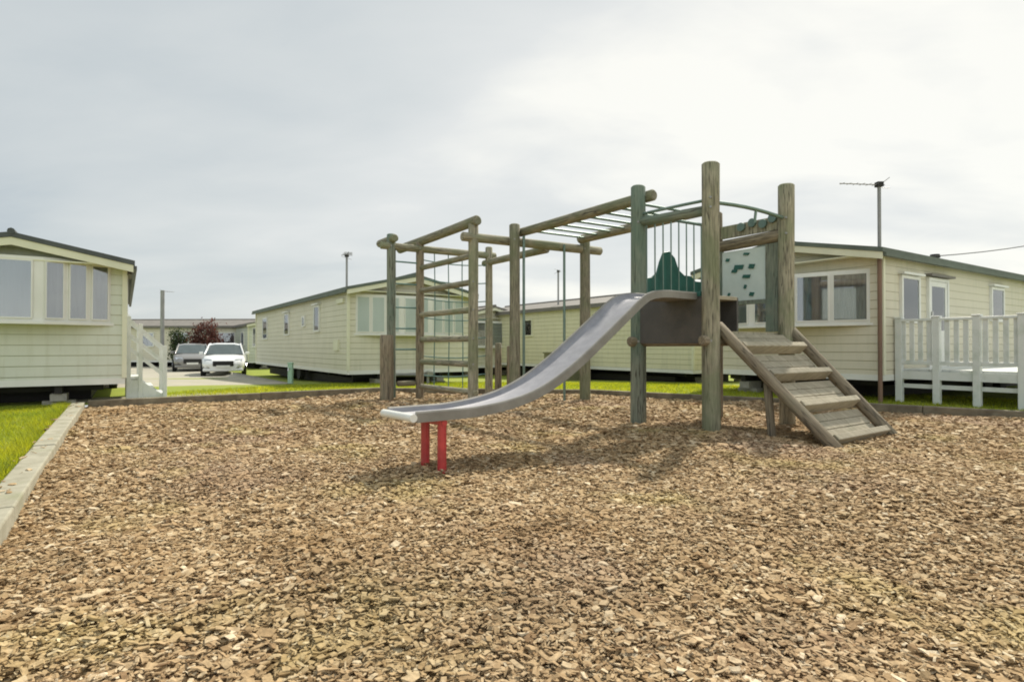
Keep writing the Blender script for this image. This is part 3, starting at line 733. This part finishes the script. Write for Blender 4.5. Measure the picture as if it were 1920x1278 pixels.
beam(rel(P1, AX, -.0), rel(P2, AX, 0), .98 + .08, 1.06, .05, 'timber_brown', 'joist')
# dark panel under the slide mouth
b = MB(); b.box(-.058, -.033, .085, ly - .07, 1.04, 1.585); pn = b.build('dark_panel', M['panel'], cf, TW, bevel=.006)
# red base of the panel's hidden corner and green lip
b = MB(); b.box(-.066, -.028, .09, ly - .08, 1.588, 1.645); b.build('lip', M['green_paint'], cf, TW)
# beams over the slide mouth and back
beam(rel(P1, AX, .06), rel(P2, AX, -.05), 2.58, 2.63, .060, 'timber_green')
beam(rel(P4, BX, -.05), rel(P3, BX, .03), 2.45, 2.46, .072, 'timber_green') if False else beam(P4, P3, 2.44, 2.46, .080, 'timber_brown')
b = MB(); b.tube([V2(P1, 2.70), V2(rel(P1, AX, .4), 2.715), V2(rel(P1, AX, .75), 2.725), V2(P2, 2.73)], .019, 10); b.build('rail', M['tube'], cf, Matrix())
pm_ = [V2(P1, 2.67).lerp(V2(P3, 2.66), t_) + Vector((0, 0, .035 * math.sin(math.pi * t_))) for t_ in np.linspace(0, 1, 8)]
b = MB(); b.tube(pm_, .024, 10); b.tube([pm_[4] + Vector((0, 0, -.01)), pm_[4] + AX * .02 + Vector((0, 0, -.16))], .018, 8); b.build('rail', M['tube'], cf, Matrix())
# barrier of thin bars on the monkey-bar side, with a green play panel low down
br = MB(); br.tube([V2(P2, 2.74), V2(P4, 2.74)], .022, 10); bo = br.build('bar_barrier', M['tube'], cf, Matrix())
b = MB(); b.tube([V2(P2, 1.62), V2(P4, 1.62)], .022, 10); b.build('lower_rail', M['tube'], bo, Matrix())
for i in range(1, 10):
    p = V2(P2, 0).lerp(V2(P4, 0), i / 10)
    b = MB(); b.tube([p + Vector((0, 0, 1.62)), p + Vector((0, 0, 2.74))], .010, 8); b.build('bar', M['tube'], bo, Matrix())
shape = [(0, 0), (1.34, 0), (1.34, .16), (1.22, .24), (1.10, .24), (1.0, .30), (.86, .30), (.74, .36), (.66, .50), (.55, .57), (.43, .55), (.36, .44), (.30, .30), (.20, .24), (.08, .22), (0, .14)]
T2 = Matrix.Translation(V2(rel(P2, AX, .05), 1.66)) @ Matrix.Rotation(math.atan2(BX.y, BX.x), 4, 'Z') @ Matrix.Rotation(R(90), 4, 'X')
b = MB(); b.prism([(x + .1, y * 1.15) for x, y in shape], -.012, .012); b.build('play_panel', M['green_paint'], cf, T2, bevel=.004)
# grid panel with dark turning pieces on the far side
T3 = Matrix.Translation(V2(P4, 0)) @ Matrix.Rotation(math.atan2(P3[1] - P4[1], P3[0] - P4[0]), 4, 'Z')
LL = math.hypot(P3[0] - P4[0], P3[1] - P4[1])
b = MB(); b.box(.12, LL - .28, -.012, .012, 1.64, 2.35); gp = b.build('game_panel', M['clear'], cf, T3, bevel=.004)
b = MB()
b.box(.08, .12, -.03, .03, 1.56, 2.37); b.box(LL - .28, LL - .10, -.03, .03, 1.2, 2.37); b.box(.12, LL - .28, -.025, .025, 1.585, 1.638)
b.build('frame', M['timber_green'], gp, T3)
for (u, z, w_, h_) in ((.22, 2.23, .07, .05), (.52, 2.28, .10, .04), (.40, 2.11, .16, .07), (.33, 2.06, .10, .05), (.60, 2.10, .10, .07), (.52, 1.97, .13, .055), (.50, 1.83, .05, .06), (.60, 1.72, .08, .06), (.24, 1.74, .05, .05)):
    b = MB(); b.prism([(u - w_ / 2, z - h_ / 2 + .01), (u + w_ / 2 - .02, z - h_ / 2), (u + w_ / 2, z + h_ / 2 - .01), (u - w_ / 2 + .02, z + h_ / 2)], .014, .03, Matrix.Rotation(R(90), 4, 'X')); b.build('turning_piece', M['green_paint'], gp, T3)
b = MB(); b.box(.10, LL - .10, -.014, .014, 2.54, 2.72); up = b.build('upper_board', M['timber'], cf, T3, bevel=.004)
for i, (u, z) in enumerate(((.45, 2.66), (.62, 2.69), (.78, 2.65), (.92, 2.70))):
    b = MB(); b.tube([(u, -.05, z), (u, -.015, z)], .06, 12); b.build('disc', M['tube'], up, T3)

# slide
S0 = Vector((2.16, 6.86, 0)); sd = Vector((-.768, -.64, 0)).normalized(); sc = Vector((-sd.y, sd.x, 0)) * -1
prof = [(-.12, 1.575), (.30, 1.57), (.62, 1.565), (.86, 1.53), (1.02, 1.455), (1.20, 1.335), (1.55, 1.10), (1.92, .86), (2.25, .675), (2.55, .555), (2.85, .487), (3.2, .450), (3.5, .447), (3.76, .447)]
def smoothp(pr, n=4):
    out = []
    for i in range(len(pr) - 1):
        p0, p1, p2, p3 = pr[max(i - 1, 0)], pr[i], pr[i + 1], pr[min(i + 2, len(pr) - 1)]
        for k in range(n):
            t = k / n
            out.append(tuple(.5 * ((2 * p1[j]) + (-p0[j] + p2[j]) * t + (2 * p0[j] - 5 * p1[j] + 4 * p2[j] - p3[j]) * t * t + (-p0[j] + 3 * p1[j] - 3 * p2[j] + p3[j]) * t ** 3) for j in (0, 1)))
    return out + [pr[-1]]
pr = smoothp(prof); SWD = .44
def sp(t, z, c): return S0 + sd * t + sc * c + Vector((0, 0, z))
ch = MB(); ch.cur = 0
# cross-section: side lips and a shallow trough
def section(i):
    t, z = pr[i]; a = pr[max(i - 1, 0)]; c = pr[min(i + 1, len(pr) - 1)]
    dx, dz = c[0] - a[0], c[1] - a[1]; l = math.hypot(dx, dz); nx, nz = -dz / l, dx / l
    side_h = .062
    cs = [(-.018, side_h - .012), (-.012, side_h), (.004, side_h), (.012, side_h - .01), (.016, .02), (.045, .0), (SWD / 2, -.006), (SWD - .045, 0), (SWD - .016, .02), (SWD - .012, side_h - .01), (SWD - .004, side_h), (SWD + .012, side_h), (SWD + .018, side_h - .012), (SWD + .018, -.022), (-.018, -.022)]
    return [sp(t + nx * h, z + nz * h, c_) for c_, h in cs]
secs = [section(i) for i in range(len(pr))]; ns = len(secs[0])
vs = [p for s_ in secs for p in s_]
inner = range(3, 9)
fin, fout = [], []
for i in range(len(secs) - 1):
    for k in range(ns):
        q = (i * ns + k, (i + 1) * ns + k, (i + 1) * ns + (k + 1) % ns, i * ns + (k + 1) % ns)
        (fin if k in inner else fout).append(q)
ch.add(vs, fin, None, True); ch.cur = 1; ch.add(vs, fout, None, False)
ch.add(secs[0], [tuple(range(ns))]); ch.add(secs[-1], [tuple(range(ns - 1, -1, -1))])
slide = ch.build('slide', [M['steel'], M['steel_edge']], cf, Matrix())
b = MB(); te, ze = pr[-1]
b.tube([sp(te + .03, ze + .015, -.02), sp(te + .03, ze + .015, SWD + .02)], .032, 12); b.build('end_roll', M['white'], slide, Matrix())
for t_, c in ((3.50, .04), (3.50, .29)):
    b = MB(); b.tube([sp(t_, -.15, c), sp(t_, .43, c)], .037, 14); b.tube([sp(t_, .0, c), sp(t_, .02, c)], .06, 14); b.build('slide_leg', M['red'], slide, Matrix())
b = MB(); b.tube([sp(3.50, .40, .0), sp(3.50, .40, SWD)], .025, 10); b.build('leg_bracket', M['red'], slide, Matrix())
# ramp
nb = Vector((3.24, 5.98, 0)); fb = Vector((4.33, 6.72, 0)); nt_ = V2(rel(P1, AX, -.05), 1.17) + BX * .13; ft = V2(rel(P3, AX, -.05), 1.17) + BX * .03
nb = nt_ + Vector((.70, -.78, 0)) ; 
nb = Vector((3.27, 5.86, -.06)); fb = Vector((4.36, 6.66, -.06))
rt = MB()
def rp(s_, t_, lift=0.0):
    """s across (0 near rail, 1 far rail), t down the slope."""
    p = nt_.lerp(ft, s_).lerp(nb.lerp(fb, s_), t_)
    nrm = ((ft - nt_).cross(nb - nt_)).normalized(); nrm = nrm if nrm.z > 0 else -nrm
    return p + nrm * lift
def slab(mb, s0, s1, t0, t1, l0, l1):
    c = [rp(s0, t0, l0), rp(s1, t0, l0), rp(s1, t1, l0), rp(s0, t1, l0), rp(s0, t0, l1), rp(s1, t0, l1), rp(s1, t1, l1), rp(s0, t1, l1)]
    mb.add(c, [(0, 1, 2, 3), (7, 6, 5, 4), (4, 5, 1, 0), (5, 6, 2, 1), (6, 7, 3, 2), (7, 4, 0, 3)])
cl_t = (.15, .40, .66, .92)
for a, c in ((-.01, .120), (.195, .370), (.445, .630), (.705, .890)):
    nb_ = 3
    for k in range(nb_):
        a_, c_ = a + (c - a) * k / nb_, a + (c - a) * (k + 1) / nb_ - .005
        cut = (.34, .58, .47)[k]
        slab(rt, .05, cut, a_, c_, -.075, -.04 + .002 * k); slab(rt, cut + .006, .95, a_, c_, -.075, -.041 + .003 * (k % 2))
ramp = rt.build('ramp', M['plank'], cf, Matrix(), bevel=.003)
for s_ in (0, 1):
    p, q = rp(s_, -.06, .02), rp(s_, 1.0, .0); log('stringer', p, q, .066, M['timber_brown'], ramp)
for t_ in cl_t:
    p, q = rp(.04, t_, .012), rp(.97, t_, .012); c_ = MB(); slab(c_, .05, .95, t_ - .024, t_ + .018, -.075, .07); c_.build('cleat', M['plank'], ramp, Matrix(), bevel=.008)
# brace under the ramp
log('brace', rp(.05, .42, -.06) + Vector((0, 0, .0)), rp(.05, .47, -.06) * 1 - Vector((0, 0, rp(.05, .47).z + .15)) + AX * .0, .045, M['timber_brown'], ramp)

# coach bolts on the posts
for p, zz_ in ((P1, (1.07, 2.59, 2.70)), (P2, (1.07, 2.62)), (P3, (1.07, 2.46, 2.66)), (Q1, (2.83, 3.02, .71, 1.14, 1.62, 2.085)), (M1, (2.83,)), (M2, (2.83,)), (Q5, (2.9,)), (Q2, (2.9,))):
    for z_ in zz_:
        dv = Vector((-p[0], -p[1], 0)).normalized(); dv = (dv + BX * .0).normalized(); rr_ = .099 if p in (P1, P2, P3) else .086
        c_ = V2(p, z_); b = MB(); b.tube([c_ + dv * (rr_ - .01), c_ + dv * (rr_ + .012)], [.017, .014], 8); b.build('bolt', M['pole'], cf, Matrix())
# loose standing posts
def short_post(p, top, r, label):
    o = log('short_post', V2(p, -.2), V2(p, top), r, M['timber_brown'], None, r * .96); return tag(o, label, 'post', 'short round posts under the climbing frame')
short_post((-2.30, 10.78), 1.22, .125, 'thick short timber post standing against the frame post nearest the long cream caravan')
short_post((-.27, 11.55), 1.08, .07, 'thin dark short post between two tall posts behind the slide')
short_post((-.02, 11.35), 1.02, .085, 'grey flat topped short post behind the slide beside a tall post')

# ------------------------------------------------------------------ deck on the cream caravan
def deck():
    d = thing('deck', 'white plastic deck with slatted rail and stilt legs beside the cream caravan', 'deck', (0, 0, 0))
    org = pR + BX * .42 - AX * .02
    Wd = Matrix.Translation(org) @ Matrix.Rotation(math.atan2(-AX.y, -AX.x), 4, 'Z')   # x outwards from the wall, y along BX
    d.matrix_basis = Wd; WM[d] = Wd
    depth, ln, zf = 2.30, 7.4, .62
    b = MB()
    for i in range(int(depth / .15)): b.box(.03 + i * .15, .03 + i * .15 + .143, .06, ln, zf - .03, zf)
    b.build('floor', M['white_deck'], d)
    def run(u, L_, leg_at, T):
        r = MB(); r.box(.05, L_, -.04, .04, 1.43, 1.475, T); r.box(.05, L_, -.025, .025, .70, .76, T); r.build('handrail', M['white_deck'], d, None, bevel=.006)
        k = MB(); k.box(.0, L_, -.02, .02, zf - .17, zf - .031, T); k.build('rim_board', M['white_deck'], d)
        k = MB(); k.box(.0, L_, .03, .055, .30, .37, T); k.build('brace_board', M['white_deck'], d)
        n = int(L_ / .125)
        for i in range(1, n):
            x = L_ * i / n
            if min(abs(x - q) for q in leg_at) < .065: continue
            s_ = MB(); s_.box(x - .034, x + .034, -.012, .012, .758, 1.431, T); s_.build('baluster', M['white_deck'], d)
        for q in leg_at:
            s_ = MB(); s_.box(q - .05, q + .05, -.05, .05, -.05, 1.485, T); s_.box(q - .06, q + .06, -.06, .06, 1.485, 1.51, T); s_.build('leg', M['white_deck'], d, None, bevel=.006)
    run(0, depth, [.06, .62, 1.17, 1.73, 2.28], Matrix())
    run(0, ln, [1.5, 3.0, 4.5, 6.0, 7.35], Matrix.Translation((depth, 0, 0)) @ Matrix.Rotation(R(90), 4, 'Z'))
    return d
deck()

# ------------------------------------------------------------------ white steps by the pale green caravan
def steps():
    Wd = Matrix.Translation(Vector((-6.62, 10.02, 0)) + AX * .55 + BX * .03) @ Matrix.Rotation(math.atan2(BX.y, BX.x), 4, 'Z')   # x away from the wall, y along the wall
    d = thing('door_steps', 'white plastic steps with sloping handrails beside the pale green caravan', 'steps'); d.matrix_basis = Wd; WM[d] = Wd
    XZ = Matrix(((1, 0, 0, 0), (0, 0, 1, 0), (0, 1, 0, 0), (0, 0, 0, 1)))
    b = MB(); b.box(0, .22, .02, 1.08, .42, .47); b.build('landing', M['white_deck'], d, None, bevel=.006)
    for i, (x0, z) in enumerate(((.22, .30), (.40, .15))):
        t_ = MB(); t_.box(x0, x0 + .20, .02, 1.08, z - .04, z); t_.build('tread', M['white_deck'], d, None, bevel=.006)
        t_ = MB(); t_.box(x0 + .004, x0 + .02, .03, 1.07, .0, z - .041); t_.build('riser', M['white_deck'], d)
    for y in (.0, 1.1):
        for x, top in ((.04, 1.55), (.22, 1.42), (.60, 1.02)):
            p = MB(); p.box(x - .033, x + .033, y - .035, y + .035, -.02, top); p.build('newel', M['white_deck'], d, None, bevel=.006)
        for off_ in (0, -.26, -.50):
            r = MB(); r.prism([(.07, 1.43 + off_), (.60, .93 + off_), (.60, 1.00 + off_), (.07, 1.50 + off_)], y - .02, y + .02, XZ); r.build('rail', M['white_deck'], d)
        s_ = MB(); s_.prism([(.0, 0), (.60, .0), (.60, .10), (.22, .40), (.0, .41)], y - .015, y + .015, XZ); s_.build('side_panel', M['white_deck'], d)
steps()

# ------------------------------------------------------------------ aerials, cable, small things
def aerial(name, label, p, z0, ztop, r, dirv, arm, mats=('pole', 'pole'), zmid=None, n_el=7, el=.22):
    a = thing(name, label, 'aerial', (p[0], p[1], z0), 0, 'television aerials on poles')
    b = MB()
    zm = zmid or z0 + .1
    b.tube([(p[0], p[1], zm), (p[0], p[1], ztop)], r, 10); b.build('pole', M[mats[0]], a, Matrix())
    b = MB(); b.tube([(p[0], p[1], z0), (p[0], p[1], zm + .05)], r * 1.25, 10); b.build('pole_sleeve', M[mats[1]], a, Matrix())
    dv = Vector(dirv).normalized(); pd = Vector((-dv.y, dv.x, 0)); h = Vector((p[0], p[1], ztop - .04))
    b = MB(); b.tube([h - dv * .10, h + dv * arm], .009, 6)
    for k in range(n_el):
        c = h + dv * (arm * (k + .6) / n_el); e_ = el * (1 - .35 * k / n_el); b.tube([c - pd * e_ / 2, c + pd * e_ / 2], .004, 5)
    for s_ in (-1, 1): b.tube([h - dv * .08 + Vector((0, 0, s_ * .01)) - pd * .14, h - dv * .08 + Vector((0, 0, s_ * .09)) + pd * .14], .005, 5)
    b.build('antenna', M['pole'], a, Matrix())
    b = MB(); b.box(h.x - .05, h.x + .05, h.y - .05, h.y + .05, h.z - .035, h.z + .045); b.build('bracket', M['dark'], a, Matrix())
    return a
pa = pR - BX * .14 - AX * .02
aerial('television_aerial', 'tall aerial pole with brown lower sleeve at the corner of the decked cream caravan', (pa.x, pa.y), -.05, 3.78, .028, (-1, -.12, 0), .72, ('pole', 'pole_brown'), 2.62, 6, .16)
pm2 = Vector((*m0, 0)) + AX * 1.2 + BX * .35
dm = 15.9
aerial('television_aerial', 'aerial on a short pole above the roof of the long cream caravan', (pm2.x, pm2.y), 2.42, 3.62, .03, (.35, -.9, .05), .5, n_el=8, el=.30)
pn_ = Vector((5.25, 17, 0)) + AX * 6.9 + BX * .5
aerial('television_aerial', 'thin bare aerial mast rising behind the yellow cream caravan roof', (pn_.x, pn_.y), 2.3, 4.0, .035, (.5, .8, 0), .15, n_el=2, el=.2)
aerial('television_aerial', 'far aerial mast standing above the white steps', (-18.6, 31.2), -.35, 4.0, .10, (.5, .8, 0), .6, n_el=5, el=.5)
# overhead cable with its far post
cb = MB(); a0 = Vector((7.35, 11.55, 2.72)); a1 = Vector((15.5, 13.8, 4.25))
cp = thing('cable_pole', 'timber pole carrying the overhead cable beyond the deck', 'pole', (15.5, 13.8, 0))
log('pole', (15.5, 13.8, -.2), (15.5, 13.8, 4.6), .10, M['timber_brown'], cp)
cb.tube([a0.lerp(a1, t_) - Vector((0, 0, .25 * math.sin(math.pi * t_))) for t_ in np.linspace(0, 1, 14)], .009, 6)
tag(cb.build('overhead_cable', M['dark'], None), 'thin dark cable rising from the cream caravan roof above the deck', 'cable')
# water tap post by the long cream caravan
tp = thing('tap_post', 'short pale green tap post on the grass by the long cream caravan', 'tap post', (-6.15, 16.3, gz(0, 16.3) + .05))
b = MB(); b.box(-.06, .06, -.06, .06, -.05, .55); b.box(-.07, .07, -.07, .07, .55, .59); b.build('body', M['tap_green'], tp, None, bevel=.01)
b = MB(); b.tube([(0, -.06, .42), (0, -.16, .42), (0, -.18, .36)], .018, 8); b.build('tap', M['chrome'], tp)
# olive storage box by the yellow caravan
q = Vector((5.25, 17, 0)) + AX * 5.3 - BX * .62
bx = thing('storage_box', 'olive storage box against the yellow cream caravan behind the slide', 'storage box', (q.x, q.y, gz(0, q.y) + .05), YAW_A)
b = MB(); b.box(-.3, .3, -.65, .65, 0, .95); b.build('body', M['shed'], bx, None, bevel=.01)
b = MB(); b.box(-.34, .34, -.69, .69, .952, 1.0); b.build('lid', M['shed'], bx, None, bevel=.01)
b = MB(); b.box(-.325, -.302, -.08, .08, .78, .82); b.build('handle', M['pole'], bx)

# ------------------------------------------------------------------ cars
def car(label, loc, rz, paint, group='cars parked by the far caravans'):
    c = thing('parked_car', label, 'car', loc, rz, group)
    # stations along y (front at -y): y, half width, bottom, belt, top-of-body
    st = [(-2.02, .56, .30, .50, .55), (-1.95, .72, .24, .58, .66), (-1.70, .82, .20, .66, .78), (-1.2, .86, .19, .72, .88), (-.85, .87, .19, .76, .93), (.0, .88, .19, .80, .95), (1.0, .88, .19, .82, .96), (1.6, .86, .2, .84, .97), (1.9, .80, .25, .80, .94), (2.0, .70, .32, .72, .86)]
    b = MB(); vs = []; n = 12
    for (y, hw, zb, zs, zt) in st:
        sec = [(-hw * .78, zb), (-hw * .97, zb + .10), (-hw, zs - .18), (-hw * .985, zs), (-hw * .86, zt - .03), (-hw * .45, zt)]
        for x, z in sec: vs.append((x, y, z))
        for x, z in reversed(sec): vs.append((-x, y, z))
    fs = []
    for i in range(len(st) - 1):
        for k in range(n): fs.append((i * n + k, (i + 1) * n + k, (i + 1) * n + (k + 1) % n, i * n + (k + 1) % n))
    b.add(vs, fs, None, True); b.add(vs[:n], [tuple(range(n))]); b.add(vs[-n:], [tuple(range(n - 1, -1, -1))])
    body = b.build('body', paint, c)
    # cabin: glasshouse and roof
    gs = [(-.98, .74, .90, .92), (-.35, .63, .92, 1.36), (.0, .62, .93, 1.42), (.8, .62, .94, 1.43), (1.35, .60, .95, 1.36), (1.88, .66, .93, .96)]
    g = MB(); vs = []
    for (y, hw, z0, z1) in gs: vs += [(-hw - .13 * min(1, (z1 - z0) * 2.2), y, z0 - .02), (-hw, y, z1 - .05 * (z1 > 1.2)), (-hw * .6, y, z1), (hw * .6, y, z1), (hw, y, z1 - .05 * (z1 > 1.2)), (hw + .13 * min(1, (z1 - z0) * 2.2), y, z0 - .02)]
    for i in range(len(gs) - 1):
        for k in range(5):
            q = (i * 6 + k, (i + 1) * 6 + k, (i + 1) * 6 + k + 1, i * 6 + k + 1)
            roofq = k in (1, 2, 3) and 1 <= i <= 3
            g.cur = 1 if roofq else 0
            g.add([vs[j] for j in q], [(0, 1, 2, 3)], None, False)
    g.build('windows', [M['car_glass'], paint], c)
    p = MB()
    for sx in (-1, 1):
        p.tube([(sx * .78, -.98, .90), (sx * .635, -.36, 1.34), (sx * .63, .8, 1.40), (sx * .61, 1.36, 1.33), (sx * .70, 1.88, .93)], .035, 8)
        p.tube([(sx * .745, .35, .92), (sx * .63, .35, 1.40)], .03, 8)
    p.build('pillar', paint, c)
    for y in (-1.28, 1.28):
        for sx in (-1, 1):
            wl = MB(); wl.tube([(sx * .70, y, .31), (sx * .89, y, .31)], .31, 20); w_ = wl.build('wheel', M['rubber'], c)
            rm = MB(); rm.tube([(sx * .86, y, .31), (sx * .90, y, .31)], [.19, .17], 16); rm.build('rim', M['chrome'], w_)
    for sx in (-1, 1):
        h = MB(); h.add([(sx * .42, -1.985, .60), (sx * .72, -1.90, .62), (sx * .76, -1.78, .74), (sx * .46, -1.90, .72), (sx * .42, -1.90, .60), (sx * .70, -1.8, .62), (sx * .74, -1.70, .72), (sx * .46, -1.80, .71)],
                        [(0, 1, 2, 3), (4, 7, 6, 5), (0, 3, 7, 4), (1, 5, 6, 2), (0, 4, 5, 1), (3, 2, 6, 7)]); h.build('headlight', M['lamp_lens'], c)
        m_ = MB(); m_.box(sx * .92 - .09, sx * .92 + .09, -.66, -.52, .90, 1.03); m_.build('mirror', paint, c, None, bevel=.03)
    gr = MB(); gr.box(-.40, .40, -2.06, -1.95, .42, .64); gr.build('grille', M['dark'], c, None, bevel=.03)
    nu = MB(); nu.box(-.26, .26, -2.085, -2.062, .36, .46); nu.build('number_plate', M['plate'], c)
    bm = MB(); bm.box(-.78, .78, -2.02, -1.86, .20, .33); bm.build('bumper', paint, c, None, bevel=.05)
    return c
car('white car facing the play area, parked on the road beside the long cream caravan', (-13.1, 26.8, -.245), R(24), M['car_white'])
car('silver grey car half hidden behind the white steps, parked before the copper bush', (-17.0, 31.2, -.245), R(29), M['car_grey'])

# ------------------------------------------------------------------ bushes
def bush(name, label, p, h, wd, mat, n=2600, trunk=.35):
    t = thing(name, label, 'tree' if 'tree' in name else 'bush', (p[0], p[1], gz(*p) + .04))
    tk = MB(); tk.tube([(0, 0, -.1), (.03, .02, h * .3), (-.02, .05, h * .6)], [.09, .07, .03], 8)
    for k in range(6):
        a = k * 1.05; tk.tube([(0, 0, h * (.2 + .05 * k)), (math.cos(a) * wd * .2, math.sin(a) * wd * .2, h * (.42 + .05 * k)), (math.cos(a) * wd * .36, math.sin(a) * wd * .36, h * (.6 + .05 * k))], [.04, .025, .01], 6)
    tk.build('trunk', M['bark_dark'], t)
    cl = rng.normal(0, 1, (26, 3)); cl /= np.linalg.norm(cl, axis=1)[:, None]; cl *= rng.uniform(.35, 1.0, (26, 1)) * np.array([wd * .42, wd * .42, h * .36]); cl[:, 2] += h * .58
    ci = rng.integers(0, 26, n); P = cl[ci] + rng.normal(0, 1, (n, 3)) * np.array([wd, wd, h]) * .085; P[:, 2] = P[:, 2].clip(.1, None)
    s = rng.uniform(.04, .085, n) * (h / 2.2) ** .5
    u = rng.normal(0, 1, (n, 3)); u /= np.linalg.norm(u, axis=1)[:, None]; v = np.cross(u, rng.normal(0, 1, (n, 3))); v /= np.linalg.norm(v, axis=1)[:, None]
    V = np.stack([P - u * s[:, None], P - v * s[:, None] * .5, P + u * s[:, None], P + v * s[:, None] * .5], 1).reshape(-1, 3)
    o = fast_mesh('crown', V, np.arange(len(V)), 4, mat); setpar(o, t); return t
bush('copper_tree', 'dark red leaved small tree behind the parked white car', (-17.9, 34.2), 2.75, 2.3, M['leaf_red'], 4200)
bush('bush', 'dark green bush beside the dark red tree', (-19.9, 35.0), 2.35, 1.4, M['leaf_green'], 1800)
